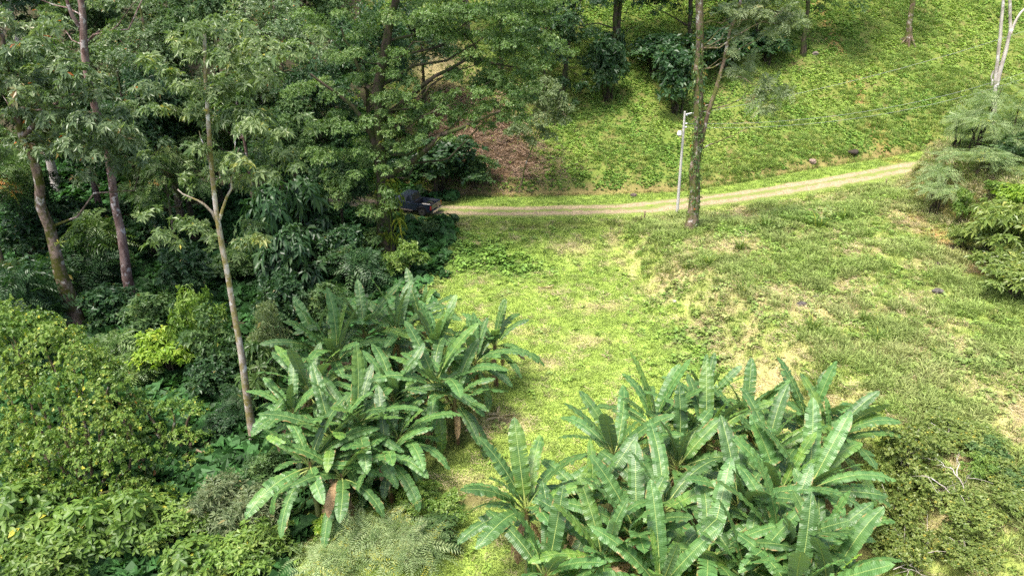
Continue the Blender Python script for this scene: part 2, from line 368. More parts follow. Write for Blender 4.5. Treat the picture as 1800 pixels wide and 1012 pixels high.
def ground_colour(x, y):
    """base colour of the ground and of the short plants on it, and how dry it is"""
    x = np.asarray(x, float); y = np.asarray(y, float)
    n1 = fbm(x * .35, y * .35, 0, 4); n2 = fbm(x * 1.3, y * 1.3, 3, 3); n3 = vnoise(x * 4.5, y * 4.5, 6)
    ry = road_y(x); fy = np.interp(x, FX, FY); s = ry - y; d = y - fy
    lawn = np.array([.262, .355, .078]); lawn2 = np.array([.2, .29, .065]); straw = np.array([.42, .36, .19]); terr = np.array([.235, .305, .075])
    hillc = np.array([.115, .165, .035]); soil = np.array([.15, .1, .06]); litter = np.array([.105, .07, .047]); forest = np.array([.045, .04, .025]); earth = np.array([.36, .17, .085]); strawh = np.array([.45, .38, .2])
    c = lawn[None] * np.ones((x.size, 1)); x1 = x.ravel(); y1 = y.ravel()
    L = lambda a, b, f: a * (1 - f.ravel()[:, None]) + b * f.ravel()[:, None]
    c = L(c, lawn2, sstep(.42, .68, n2) * .7)
    xl = 9.0 + np.clip(54.3 - y, -4, 30) * .27
    m = sstep(-1, 3.5, x - xl) * sstep(1, 6, s)
    c = L(c, terr, m)
    c = L(c, np.array([.12, .1, .05]), sstep(.5, .75, fbm(x * .9 + 5, y * .9, 1, 3)) * .6 * m)
    dry = sstep(.46, .66, n1) * .55 * m + (m * (1 - m) * 2.2) * sstep(.35, .6, n2) + sstep(.58, .8, n2) * .35
    for b in DRY: dry = dry + .62 * blob(x, y, *b)
    for b in DARKG: c = L(c, np.array([.09, .18, .035]), np.clip(.75 * blob(x, y, *b), 0, 1))
    dry = np.clip(dry * (.55 + .9 * n3), 0, 1) * sstep(-.5, .5, s)
    c = L(c, straw, dry * .85)
    under = 0
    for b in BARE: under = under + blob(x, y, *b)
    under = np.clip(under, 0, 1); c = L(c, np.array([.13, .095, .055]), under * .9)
    # hillside
    hd = sstep(.2, 1.2, d)
    hc = L(L(hillc[None] * np.ones((x.size, 1)), np.array([.15, .18, .045]), sstep(.45, .7, n1) * .8), soil, sstep(.5, .72, n2) * .55)
    c = L(c, hc, hd)
    li = np.clip(blob(x, y, 850, 235, 4.5, 6) * 1.4 + blob(x, y, 900, 290, 3.5, 2.5) + blob(x, y, 790, 200, 3.5, 4), 0, 1) * sstep(-.3, .6, d)
    li = li * sstep(.25, .45, n2 + .12); c = L(c, litter, li)
    c = L(c, strawh, np.clip(blob(x, y, 775, 110, 3.0, 3.5) * 1.3, 0, 1) * hd)
    # forest floor
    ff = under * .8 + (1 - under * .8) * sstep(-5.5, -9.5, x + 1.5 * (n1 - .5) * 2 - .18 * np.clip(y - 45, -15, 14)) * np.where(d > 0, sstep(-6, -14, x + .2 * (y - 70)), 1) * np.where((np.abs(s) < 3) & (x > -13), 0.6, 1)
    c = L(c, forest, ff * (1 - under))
    e = 0
    for b in EARTH: e = e + .9 * blob(x, y, *b)
    xb = np.interp(y, [30, 38, 46, 55, 62, 66, 70], [30.5, 32.3, 33.6, 33.9, 33.6, 34.5, 37])
    e = np.clip(e + .35 * sstep(-.3, .4, x - xb) * sstep(2.2, 1.2, x - xb), 0, 1) * sstep(.35, .55, n2 + .1)
    c = L(c, earth, e)
    cut = sstep(-.4, .1, d) * sstep(1.1, .5, d)
    c = L(c, np.array([.2, .13, .075]), cut * .75)
    ledge = sstep(2.8, 3.1, s) * sstep(3.8, 3.4, s) * sstep(14, 6, x)
    c = L(c, np.array([.12, .1, .045]), ledge * .4)
    return c * (.86 + .28 * n3.ravel()[:, None]), dry.ravel(), ff.ravel(), li.ravel()

def ground_material():
    m, nt, out = newmat('ground')
    a = nt.nodes.new('ShaderNodeAttribute'); a.attribute_name = 'gc'
    tc = nt.nodes.new('ShaderNodeTexCoord')
    n1 = noise(nt, 5.0, 5, .7, vec=tc.outputs['Object']); n2 = noise(nt, 22.0, 3, .7, vec=tc.outputs['Object'])
    c = mixc(nt, .55, a.outputs['Color'], mixc(nt, n1.outputs[0], (.35, .3, .2), (1.5, 1.55, 1.3)), 'MULTIPLY')
    c = mixc(nt, .5, c, mixc(nt, n2.outputs[0], (.4, .4, .35), (1.55, 1.55, 1.5)), 'MULTIPLY')
    p = nt.nodes.new('ShaderNodeBsdfPrincipled'); p.inputs['Roughness'].default_value = .95; p.inputs['Specular IOR Level'].default_value = .1
    nt.links.new(c, p.inputs['Base Color'])
    b = nt.nodes.new('ShaderNodeBump'); b.inputs['Strength'].default_value = .8; b.inputs['Distance'].default_value = .06
    nt.links.new(n1.outputs[0], b.inputs['Height']); nt.links.new(b.outputs[0], p.inputs['Normal'])
    nt.links.new(p.outputs[0], out.inputs[0])
    return m
M['ground'] = ground_material()

def build_ground():
    xs = np.concatenate([np.arange(-260, -44, 6.), np.arange(-44, 58, .42), np.arange(58, 265, 6.)])
    ys = np.concatenate([np.arange(-60, 20, 4.), np.arange(20, 112, .42), np.arange(112, 420, 7.)])
    X, Y = np.meshgrid(xs, ys)
    Z = H(X, Y)
    acc = Acc()
    nx = len(xs); i = np.arange(len(ys) - 1)[:, None] * nx; j = np.arange(nx - 1)[None]
    F = np.stack([i + j, i + j + 1, i + nx + j + 1, i + nx + j], -1).reshape(-1, 4)
    acc.add(np.stack([X, Y, Z], -1), F)
    me = acc.mesh('ground', M['ground'], flat=False)
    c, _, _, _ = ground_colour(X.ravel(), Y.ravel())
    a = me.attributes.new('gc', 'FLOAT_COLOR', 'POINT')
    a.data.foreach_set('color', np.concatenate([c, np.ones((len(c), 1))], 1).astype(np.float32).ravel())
    tag(link('ground', me), kind='structure')
build_ground()

def build_road():
    xs = np.arange(-17, 75, .4); prof = [(-1.95, -.14), (-1.55, .01), (-1.15, .05), (-.72, .02), (0, .08), (.72, .02), (1.15, .05), (1.55, .01), (1.95, -.14)]
    acc = Acc(); V = []
    ry = road_y(xs); k = np.ones(9) / 9; ry = np.convolve(np.pad(ry, 4, 'edge'), k, 'valid')
    T = nrm(np.stack([np.gradient(xs), np.gradient(ry)], -1))
    for o, dz in prof:
        oo = o + .9 * (fbm(xs * .6, xs * 0 + np.sign(o) * 3, 2, 3) - .5) * (abs(o) > 1.2)
        px, py = xs - T[:, 1] * oo, ry + T[:, 0] * oo
        V.append(np.stack([px, py, H(px, py) + dz], -1))
    V = np.stack(V, 1); n, mm = V.shape[:2]
    i = np.arange(n - 1)[:, None] * mm; j = np.arange(mm - 1)[None]
    acc.add(V.reshape(-1, 3), np.stack([i + j, i + mm + j, i + mm + j + 1, i + j + 1], -1).reshape(-1, 4))
    m, nt, out = newmat('road_dirt')
    tc = nt.nodes.new('ShaderNodeTexCoord')
    n1 = noise(nt, .9, 5, .65, vec=tc.outputs['Object']); n2 = noise(nt, 7.0, 4, .7, vec=tc.outputs['Object'])
    of = nt.nodes.new('ShaderNodeAttribute'); of.attribute_name = 'off'
    n5 = noise(nt, .35, 4, .7, vec=tc.outputs['Object'])
    w1 = mathn(nt, 'ADD', of.outputs['Fac'], mathn(nt, 'MULTIPLY_ADD', n1.outputs[0], 1.5, -.75))
    trk = mathn(nt, 'ABSOLUTE', mathn(nt, 'SUBTRACT', mathn(nt, 'ABSOLUTE', w1), .72))      # distance from the wheel tracks
    gr = ramp_out(nt, mathn(nt, 'ADD', trk, mathn(nt, 'ADD', mathn(nt, 'MULTIPLY_ADD', n2.outputs[0], 1.2, -.6), mathn(nt, 'MULTIPLY_ADD', n5.outputs[0], 1.2, -.6))), .3, .55)
    c = mixc(nt, ramp_out(nt, n2.outputs[0], .35, .7), (.2, .155, .09), (.42, .34, .21))
    c = mixc(nt, mathn(nt, 'MULTIPLY', gr, .9), c, (.16, .205, .05))
    n3 = noise(nt, 30.0, 2, .6, vec=tc.outputs['Object'])
    c = mixc(nt, .5, c, mixc(nt, n3.outputs[0], (.4, .4, .4), (1.6, 1.6, 1.6)), 'MULTIPLY')
    p = nt.nodes.new('ShaderNodeBsdfPrincipled'); p.inputs['Roughness'].default_value = .95; p.inputs['Specular IOR Level'].default_value = .1
    nt.links.new(c, p.inputs['Base Color']); nt.links.new(p.outputs[0], out.inputs[0])
    b = nt.nodes.new('ShaderNodeBump'); b.inputs['Strength'].default_value = .5; b.inputs['Distance'].default_value = .04
    nt.links.new(n2.outputs[0], b.inputs['Height']); nt.links.new(b.outputs[0], p.inputs['Normal'])
    me = acc.mesh('dirt_road', m, flat=False); at = me.attributes.new('off', 'FLOAT', 'POINT')
    at.data.foreach_set('value', np.tile([p[0] for p in prof], n).astype(np.float32)); tag(link('dirt_road', me), kind='structure')
build_road()

# ------------------------------------------------------------------ ground cover (stuff)
def cover_material(name, trans=.3, rough=.55, spec=.25):
    m, nt, out = newmat(name)
    a = nt.nodes.new('ShaderNodeAttribute'); a.attribute_name = 'gc'; a.attribute_type = 'INSTANCER'
    l = nt.nodes.new('ShaderNodeAttribute'); l.attribute_name = 'lv'
    v = mathn(nt, 'MULTIPLY_ADD', l.outputs['Fac'], .7, .65)
    hs = nt.nodes.new('ShaderNodeHueSaturation'); nt.links.new(a.outputs['Color'], hs.inputs['Color']); nt.links.new(v, hs.inputs['Value'])
    leaf_shader(nt, out, hs.outputs[0], trans, rough, spec, (1.1, 1.15, .6))
    return m
M['cover'] = cover_material('cover_leaf')

def blades(acc, n, R0, h, wd, lean, rg, seg=2):
    for k in range(n):
        a = rg.random() * 6.28; r = R0 * math.sqrt(rg.random()); hh = h * rg.uniform(.6, 1.15); ln = lean * rg.uniform(.3, 1.2) * hh
        b = a + rg.normal(0, .7); ww = wd * rg.uniform(.7, 1.2)
        p0 = np.array([math.cos(a) * r, math.sin(a) * r, -.03]); dirv = np.array([math.cos(b), math.sin(b), 0]); sd = np.array([-dirv[1], dirv[0], 0]) * ww / 2
        p1 = p0 + dirv * ln * .35 + np.array([0, 0, hh * .62]); p2 = p0 + dirv * ln + np.array([0, 0, hh * (1 - .25 * lean)])
        V = np.array([p0 - sd, p0 + sd, p1 + sd * .8, p1 - sd * .8, p2])
        l = rg.random()
        acc.add(V, [[0, 1, 2, 3]], l); acc.f.append((np.array([[3, 2, 4]]) + acc.n - 5, np.array([l], np.float32), 0))

def proto(name, fn, seed, mat=None):
    acc = Acc(); fn(acc, np.random.default_rng(seed))
    return bpy.data.objects.new(name, acc.mesh(name, mat or M['cover'], flat=True))

def scatter(name, label, P, sc, col, pro, tilt=.15):
    n = len(P)
    me = bpy.data.meshes.new(name); me.vertices.add(n); me.vertices.foreach_set('co', np.asarray(P, np.float32).ravel())
    a = me.attributes.new('sc', 'FLOAT', 'POINT'); a.data.foreach_set('value', np.asarray(sc, np.float32))
    rot = np.stack([rng.normal(0, tilt, n), rng.normal(0, tilt, n), rng.random(n) * 6.283], 1)
    a = me.attributes.new('rt', 'FLOAT_VECTOR', 'POINT'); a.data.foreach_set('vector', rot.astype(np.float32).ravel())
    a = me.attributes.new('gc', 'FLOAT_COLOR', 'POINT'); a.data.foreach_set('color', np.concatenate([col, np.ones((n, 1))], 1).astype(np.float32).ravel())
    o = link(name, me); tag(o, label, kind='stuff')
    ng = bpy.data.node_groups.new(name, 'GeometryNodeTree')
    ng.interface.new_socket('Geometry', in_out='INPUT', socket_type='NodeSocketGeometry'); ng.interface.new_socket('Geometry', in_out='OUTPUT', socket_type='NodeSocketGeometry')
    N = ng.nodes; gi = N.new('NodeGroupInput'); go = N.new('NodeGroupOutput'); ip = N.new('GeometryNodeInstanceOnPoints')
    ob = N.new('GeometryNodeObjectInfo'); ob.inputs['Object'].default_value = pro; ob.inputs['As Instance'].default_value = False
    s1 = N.new('GeometryNodeInputNamedAttribute'); s1.data_type = 'FLOAT'; s1.inputs['Name'].default_value = 'sc'
    s2 = N.new('GeometryNodeInputNamedAttribute'); s2.data_type = 'FLOAT_VECTOR'; s2.inputs['Name'].default_value = 'rt'
    er = N.new('FunctionNodeEulerToRotation')
    ng.links.new(gi.outputs[0], ip.inputs['Points']); ng.links.new(ob.outputs['Geometry'], ip.inputs['Instance'])
    ng.links.new(s2.outputs[0], er.inputs[0]); ng.links.new(er.outputs[0], ip.inputs['Rotation']); ng.links.new(s1.outputs[0], ip.inputs['Scale'])
    ng.links.new(ip.outputs[0], go.inputs[0])
    md = o.modifiers.new('scatter', 'NODES'); md.node_group = ng
    return o

def in_view(x, y, z, pad=120):
    X = x; Yc = y * _cp - (z - CAMZ) * _sp; U = y * _sp + (z - CAMZ) * _cp
    px = 900 + FPX * X / np.maximum(Yc, .1); py = 506 - FPX * U / np.maximum(Yc, .1)
    return (px > -pad) & (px < 1800 + pad) & (py > -pad) & (py < 1012 + pad), px, py

def sample(x0, x1, y0, y1, dens):
    n = int((x1 - x0) * (y1 - y0) * dens)
    x = rng.uniform(x0, x1, n); y = rng.uniform(y0, y1, n); z = H(x, y)
    ok, px, py = in_view(x, y, z)
    return x[ok], y[ok], z[ok]

def road_off(x, y): return road_y(x) - y

def build_cover():
    pr_lawn = proto('lawn_tuft', lambda a, g: blades(a, 16, .2, .13, .03, .9, g), 1)
    pr_long = proto('long_tuft', lambda a, g: blades(a, 20, .2, .5, .034, .9, g), 2)
    def weed(a, g, k=9, L=.22, W=.17):
        C = np.stack([g.normal(0, .1, k), g.normal(0, .1, k), g.uniform(.03, .2, k)], 1); az = g.random(k) * 6.28
        A = np.stack([np.cos(az), np.sin(az), g.uniform(-.1, .4, k)], 1); N = np.stack([g.normal(0, .3, k), g.normal(0, .3, k), np.ones(k)], 1)
        leaves(a, C, A, N, L * g.uniform(.6, 1.2, k), W * g.uniform(.6, 1.2, k), g.random(k), .12, .2)
    pr_weed = proto('weed', weed, 3)
    pr_creep = proto('creeper_tuft', lambda a, g: weed(a, g, 14, .36, .28), 4)
    def straw(a, g):
        k = 14; az = g.random(k) * 6.28; C = np.stack([g.normal(0, .16, k), g.normal(0, .16, k), g.uniform(.01, .07, k)], 1)
        A = np.stack([np.cos(az), np.sin(az), g.uniform(-.1, .25, k)], 1); N = np.stack([g.normal(0, .3, k), g.normal(0, .3, k), np.ones(k)], 1)
        leaves(a, C, A, N, g.uniform(.2, .45, k), .028, g.random(k), .1, .05)
    pr_straw = proto('straw_tuft', straw, 5)
    # lawn and terrace
    x, y, z = sample(-14, 56, 21, 84, 34)
    c, dry, ff, li = ground_colour(x, y); s = road_off(x, y)
    keep = ((np.abs(s) > 1.3) | (rng.random(len(x)) < .08 + .75 * np.exp(-(s / .35) ** 2) * sstep(.38, .55, fbm(x * .5, y * .9, 2, 3)) + .6 * sstep(.9, 1.3, np.abs(s)))) & (s > -7) & (rng.random(len(x)) > .75 * dry) & (rng.random(len(x)) > 1.2 * sum(blob(x, y, *b) for b in EARTH)) & (rng.random(len(x)) > ff * 1.2) & (y < np.interp(x, FX, FY) + .3)
    x, y, z, c, dry = x[keep], y[keep], z[keep], c[keep], dry[keep]
    sc = rng.uniform(.6, 1.3, len(x)) * (.8 + .6 * fbm(x * .8, y * .8, 5)) * np.where(np.abs(road_off(x, y)) < 1.6, .55, 1)
    scatter('lawn_grass', 'short yellow green grass covering the clearing and terrace', np.stack([x, y, z], 1), sc, c * (1 + rng.normal(0, .12, (len(x), 1))), pr_lawn)
    # longer grass
    x, y, z = sample(4, 56, 21, 78, 12)
    c, dry, ff, li = ground_colour(x, y); s = road_off(x, y)
    m = sstep(0, 5, x - (9.0 + np.clip(54.3 - y, -4, 30) * .27)); n = fbm(x * .45, y * .45, 6, 3)
    bnk = sstep(33.5, 35, x)
    keep = (s > 2.6) & (rng.random(len(x)) < m * (sstep(.45, .6, n) + .12 + bnk)) & (y < np.interp(x, FX, FY))
    x, y, z, c, n = x[keep], y[keep], z[keep], c[keep], n[keep]
    er = 0
    for b in EARTH: er = er + blob(x, y, *b)
    q = rng.random(len(x)) > 1.3 * er; x, y, z, c, n = x[q], y[q], z[q], c[q], n[q]
    cc = c * .4 + np.array([.19, .27, .07]) * .6
    scatter('tall_grass', 'longer blue green grass on the terrace and bank', np.stack([x, y, z], 1), rng.uniform(.5, 1.2, len(x)) * (.6 + n), cc * (1 + rng.normal(0, .15, (len(x), 1))), pr_long)
    # weeds
    x, y, z = sample(-13, 48, 21, 66, 7)
    c, dry, ff, li = ground_colour(x, y); s = road_off(x, y); n = fbm(x * .5 + 9, y * .5, 2, 3)
    dk = np.zeros(len(x))
    for b in DARKG: dk = dk + blob(x, y, *b)
    keep = (s > 3.2) & (rng.random(len(x)) < .05 + np.clip(dk, 0, 1) * .9 + .4 * sstep(.55, .7, n) * sstep(-3, 3, x - (9.0 + np.clip(54.3 - y, -4, 30) * .27)) + .3 * sstep(0, 4, x - (9.0 + np.clip(54.3 - y, -4, 30) * .27))) & (ff < .5)
    x, y, z, c, dk = x[keep], y[keep], z[keep], c[keep], np.clip(dk[keep], 0, 1)
    cc = c * .5 + np.where(rng.random((len(x), 1)) < .5, np.array([[.1, .22, .03]]), np.array([[.17, .3, .04]])) * .5
    scatter('weeds', 'broad leaved weeds in the grass', np.stack([x, y, z], 1), rng.uniform(.6, 1.4, len(x)) * (1 + .4 * dk), cc, pr_weed, .25)
    # straw
    x, y, z = sample(-10, 48, 21, 68, 14)
    c, dry, ff, li = ground_colour(x, y); s = road_off(x, y)
    keep = (s > 2.6) & (rng.random(len(x)) < dry * 1.1 + .05) & (ff < .5); k = keep
    scatter('dry_straw', 'dry straw lying on bare patches of the slope', np.stack([x[k], y[k], z[k]], 1), rng.uniform(.6, 1.3, k.sum()),
            np.array([[.5, .42, .25]]) * rng.uniform(.55, 1.15, (k.sum(), 1)), pr_straw, .2)
    # hillside creeper
    x, y, z = sample(-26, 74, 68, 116, 46)
    c, dry, ff, li = ground_colour(x, y); d = y - np.interp(x, FX, FY); n = fbm(x * 1.1, y * 1.1, 3, 3)
    keep = (d > .45) & (rng.random(len(x)) > li * .93) & (rng.random(len(x)) > ff * .8) & (rng.random(len(x)) < .25 + .75 * sstep(.36, .55, n))
    keep &= rng.random(len(x)) > 1.1 * np.clip(blob(x, y, 770, 105, 4.5, 5), 0, 1)
    x, y, z, c, n = x[keep], y[keep], z[keep], c[keep], n[keep]
    big = fbm(x * .18, y * .18, 6, 3)[:, None]; cc = (np.array([[.15, .27, .05]]) + np.array([[.07, .06, .015]]) * sstep(.4, .65, big)) * rng.uniform(.6, 1.3, (len(x), 1)) + np.array([[.06, .05, .01]]) * sstep(.4, .8, rng.random((len(x), 1)))
    scatter('hillside_creeper', 'low leafy creeper covering the hillside', np.stack([x, y, z], 1), rng.uniform(.24, .6, len(x)) * (.5 + .8 * n), cc, pr_creep, .3)
    x, y, z = sample(-20, 74, 68, 112, 14)
    c, dry, ff, li = ground_colour(x, y); d = y - np.interp(x, FX, FY); n = fbm(x * .3 + 4, y * .3, 5, 3)
    k = (d > -.2) & (rng.random(len(x)) > li) & (rng.random(len(x)) > ff) & (rng.random(len(x)) < sstep(.42, .68, n) * .9 + .12 + .5 * np.clip(1 - d / 5, 0, 1) * sstep(10, 25, x))
    scatter('hillside_grass', 'rough grass growing through the hillside creeper', np.stack([x[k], y[k], z[k]], 1), rng.uniform(.4, 1.0, k.sum()) * (.5 + n[k]),
            np.array([[.2, .29, .07]]) * rng.uniform(.7, 1.3, (k.sum(), 1)) + np.array([[.12, .07, .03]]) * (rng.random((k.sum(), 1)) < .25), pr_long)
    # straw hanging over the edge of the bank and on the cut at the foot of the hill
    y = rng.uniform(38, 69, 1500); x = np.interp(y, [30, 38, 46, 55, 62, 66, 70], [30.5, 32.3, 33.6, 33.9, 33.6, 34.5, 37]) + rng.normal(1.4, 1.0, 1500)
    scatter('bank_straw', 'dry grass hanging over the edge of the earth bank', np.stack([x, y, H(x, y)], 1), rng.uniform(.5, 1.3, 1500), np.array([[.36, .33, .17]]) * rng.uniform(.5, 1.2, (1500, 1)), pr_long, .6)
    # hillside litter
    x, y, z = sample(-14, 10, 69, 92, 16)
    c, dry, ff, li = ground_colour(x, y); k = rng.random(len(x)) < li
    scatter('leaf_litter', 'brown fallen leaves and twigs on the slope behind the truck', np.stack([x[k], y[k], z[k]], 1), rng.uniform(.8, 2.4, k.sum()),
            np.array([[.27, .19, .13]]) * rng.uniform(.3, 1.35, (k.sum(), 1)), pr_straw, .3)
    # forest floor plants
    x, y, z = sample(-60, -5, 21, 82, 5)
    c, dry, ff, li = ground_colour(x, y); k = (rng.random(len(x)) < ff) & (np.abs(road_off(x, y)) > 2.5)
    scatter('forest_undergrowth', 'dark leafy undergrowth on the forest floor', np.stack([x[k], y[k], z[k]], 1), rng.uniform(.9, 2.6, k.sum()),
            np.array([[.035, .095, .025]]) * rng.uniform(.6, 1.6, (k.sum(), 1)), pr_creep, .4)
build_cover()

# ------------------------------------------------------------------ trees
SPEC = {
 'whorl': dict(k=7, L=.46, W=.17, ang=(55, 105), droop=.28, dens=3.6, flat=.7, lv0=.5, hexa=False, yellow=.006),
 'whorlbig': dict(k=8, L=.75, W=.21, ang=(60, 115), droop=.38, dens=1.7, flat=.8, lv0=.4, hexa=True, yellow=.0),
 'fine': dict(k=5, L=.27, W=.13, ang=(45, 100), droop=.15, dens=8.5, flat=.8, lv0=.42, yellow=.003),
 'finer': dict(k=6, L=.2, W=.085, ang=(40, 95), droop=.15, dens=10, flat=.7, lv0=.45, yellow=.004),
 'vine': dict(k=5, L=.27, W=.22, ang=(60, 110), droop=.45, dens=6.5, flat=.95, lv0=.45, lvs=.17, up=.25, yellow=.02),
 'pin': dict(k=4, L=1.0, pinnate=True, pairs=8, l=.3, lw=.32, bend=.4, ang=(50, 95), dens=1.6, flat=.7, lv0=.45, yellow=.0),
 'feather': dict(k=4, L=1.15, pinnate=True, pairs=12, l=.24, lw=.17, bend=.3, ang=(60, 95), dens=2.0, flat=.4, lv0=.5, yellow=.008, up=.6),
 'small': dict(k=5, L=.2, W=.11, ang=(40, 95), droop=.1, dens=7, flat=.7, lv0=.5, yellow=.02),
}
def S(name, **k): return dict(SPEC[name], **k)

def ellipsoid_clumps(rg, c, rad, n, r0, r1, low=-.5, shell=.5):
    d = nrm(rg.normal(0, 1, (n * 3, 3))); d = d[d[:, 2] > low][:n]
    k = rg.uniform(shell, 1, (len(d), 1)); q = np.asarray(c) + d * k * np.asarray(rad)
    return np.concatenate([q, rg.uniform(r0, r1, (len(d), 1))], 1)

def limbs(acc, trunk, CL, r, rg, every=1, sides=5):
    for c in CL[::every]:
        dz = trunk[:, 2] - (c[2] - .55 * np.hypot(trunk[:, 0] - c[0], trunk[:, 1] - c[1]))
        k = int(np.argmin(np.abs(dz))); k = max(k, len(trunk) // 3)
        p0 = trunk[min(k, len(trunk) - 1)]; ds = np.linalg.norm(c[:3] - p0)
        if ds < .3: continue
        rr = min(r * .3, .009 * ds + .012)
        tube(acc, curve_pts(p0, c[:3], 6, (0, 0, -.06 * ds), .04 * ds, rg), np.linspace(rr, .012, 6), sides, seed=rg.random() * 9)

def trunk_pts(h, lean, rg, n=9, wig=.12):
    t = np.linspace(0, 1, n); p = np.stack([lean[0] * t + wig * np.cumsum(rg.normal(0, .5, n)) * t, lean[1] * t + wig * np.cumsum(rg.normal(0, .5, n)) * t, h * t - .25 * (t == 0)], 1)
    return p

def tree_meshes(name, h, r, clumps, spec, lmat, bmat, seed, lean=(0, 0), every=2, trunk=None, r_top=.25):
    rg = np.random.default_rng(seed)
    tp = trunk_pts(h, lean, rg) if trunk is None else np.asarray(trunk, float)
    a = Acc(); n = len(tp); rad = r * (1 - (1 - r_top) * np.linspace(0, 1, n)) ; rad = rad * (1 + .45 * np.exp(-np.linspace(0, 1, n) * 14))
    tube(a, tp, rad, 10, .22, seed=seed)
    if every: limbs(a, tp, clumps, r, rg, every)
    b = Acc(); clump_leaves(b, clumps, spec, rg)
    return a.mesh(name + '_trunk', bmat, flat=False), b.mesh(name + '_crown', lmat, flat=True)

def plant_tree(name, me, loc, label, cat='tree', group=None, rz=0.0, sc=(1, 1, 1), woody='trunk'):
    o = thing(name, loc, label, cat, group, rz, sc)
    link(woody, me[0], o); link('crown', me[1], o)
    return o

FILL = {}
def fill_protos():
    rg = np.random.default_rng(77)
    def two(c, rad, n, r0, r1): return ellipsoid_clumps(rg, c, rad, n, r0, r1)
    FILL['dense'] = tree_meshes('dense', 16, .3, two((0, 0, 11.5), (4.2, 4.2, 6.0), 52, 1.0, 1.7), S('fine', dens=6), M['fine'], M['bark_dark'], 1)
    FILL['dense2'] = tree_meshes('dense_two', 17, .28, two((.5, 0, 11), (3.6, 3.6, 6.5), 46, 1.0, 1.6), S('finer', dens=7), M['pale'], M['bark_brown'], 2)
    FILL['broad'] = tree_meshes('broad', 15, .26, two((0, 0, 11), (3.8, 3.8, 4.6), 40, 1.0, 1.6), S('whorl', dens=3), M['broad'], M['bark_red'], 3)
    FILL['tall'] = tree_meshes('tall', 20, .3, np.concatenate([two((0, 0, 15), (3.6, 3.6, 4.5), 34, .9, 1.5), two((0, 0, 9), (2.6, 2.6, 3), 12, .7, 1.2)]), S('whorl', L=.36, W=.14, dens=4), M['dark'], M['bark_grey'], 4)
    FILL['dark'] = tree_meshes('dark', 13, .24, two((0, 0, 8.0), (3.9, 3.9, 5.6), 50, .9, 1.6), S('fine', L=.32, dens=5), M['dark'], M['bark_dark'], 5)
    FILL['pinn'] = tree_meshes('compound', 12, .2, two((0, 0, 8.5), (3.4, 3.4, 3.8), 30, .8, 1.4), S('pin', dens=1.4), M['broad'], M['bark_brown'], 6)
fill_protos()

def base_at(px, py, Y):                   # ground under a sight line at distance Y
    p = at_y(px, py, Y); return np.array([p[0], Y, ground(p[0], Y)])

FILL_TREES = [
 # px, py of the crown's middle, Y, kind, height scale, label
 (-20, 170, 60, 'dense', 1.05, 'dark rounded tree behind the mossy leaning trunk at the forest edge'),
 (110, 90, 62, 'broad', 1.1, 'broad leaved tree with glossy whorls behind the mossy leaning trunk'),
 (205, 110, 61, 'dark', 1.2, 'dark dense tree behind the reddish lichened trunk'),
 (300, 190, 64, 'dense', .9, 'dark fine leaved tree between the reddish trunk and the slender pale trunk'),
 (250, 30, 66, 'dense2', 1.15, 'pale fine leaved tree over the fork of the reddish trunk'),
 (425, 210, 63, 'broad', .95, 'glossy whorled tree right behind the slender pale tree'),
 (495, 120, 66, 'dense2', 1.15, 'grey green fine leaved tree between the slender pale tree and the big spreading tree'),
 (560, 250, 65, 'dark', 1.0, 'dark tree low beside the trunk of the big spreading tree'),
 (370, 60, 70, 'dense', 1.2, 'dark tree showing above the light green tiers of the slender tree'),
 (30, 60, 72, 'tall', 1.1, 'tall dark tree at the top corner of the forest'),
 (150, 40, 74, 'dense', 1.1, 'dark tree showing beside the upper reddish trunk'),
 (440, 40, 76, 'tall', 1.05, 'tall dark tree between the slender pale tree and the spreading tree, upper row'),
 (540, 30, 78, 'dense', 1.1, 'dark fine leaved tree at the upper edge left of the spreading tree'),
 (640, 90, 74, 'dark', 1.15, 'dark tree behind the forked limbs of the big spreading tree'),
 (610, 0, 88, 'dense2', 1.1, 'pale tree high behind the spreading tree'),
 (700, 0, 86, 'dense', 1.1, 'dark tree above the straw coloured gap in the leaves'),
 (880, 20, 84, 'dense', .95, 'dark tree behind the bright lobe of the spreading tree'),
 (960, 30, 80, 'dark', 1.0, 'dark tree between the spreading tree and the dark grey green tree'),
 (265, -20, 100, 'dense', 1.3, 'dark tree far back filling the gap over the fork of the reddish trunk'),
 (820, 20, 92, 'dense2', 1.0, 'pale tree far back over the straw coloured gap'),
 (740, 60, 80, 'dark', .85, 'dark tree close behind the upper trunk of the spreading tree'),
 (255, 0, 82, 'dense', 1.15, 'dark tree behind the pale one over the fork of the reddish trunk'),
 (300, 20, 84, 'tall', 1.1, 'tall tree far back between the reddish trunk and slender tree'),
 (80, 10, 90, 'dense2', 1.2, 'pale tree far back above the mossy leaning tree'),
 (200, -20, 92, 'dense', 1.2, 'dark tree far back on the rise behind the reddish trunk'),
 (420, -20, 96, 'dense', 1.2, 'dark tree far back on the rise behind the slender tree'),
 (520, -30, 100, 'dense2', 1.2, 'pale tree far back beside the spreading tree'),
 (-60, 250, 54, 'pinn', 1.1, 'compound leaved tree at the forest edge beside the mossy trunk'),
 (20, 300, 58, 'dark', .75, 'low dark tree in the shade under the mossy leaning tree'),
 (290, 330, 59, 'pinn', .85, 'compound leaved tree in the shade beside the slender pale trunk'),
 (150, 250, 66, 'broad', .85, 'glossy tree in the shade between the mossy and the reddish trunk'),
 (520, 330, 62, 'dense', .7, 'low dark tree in the shade left of the spreading tree trunk'),
 (380, 300, 68, 'dark', .9, 'dark tree in the shade behind the fork of the slender pale trunk'),
 (600, 360, 60, 'dark', .62, 'small dark tree beside the trunk of the spreading tree'),
]
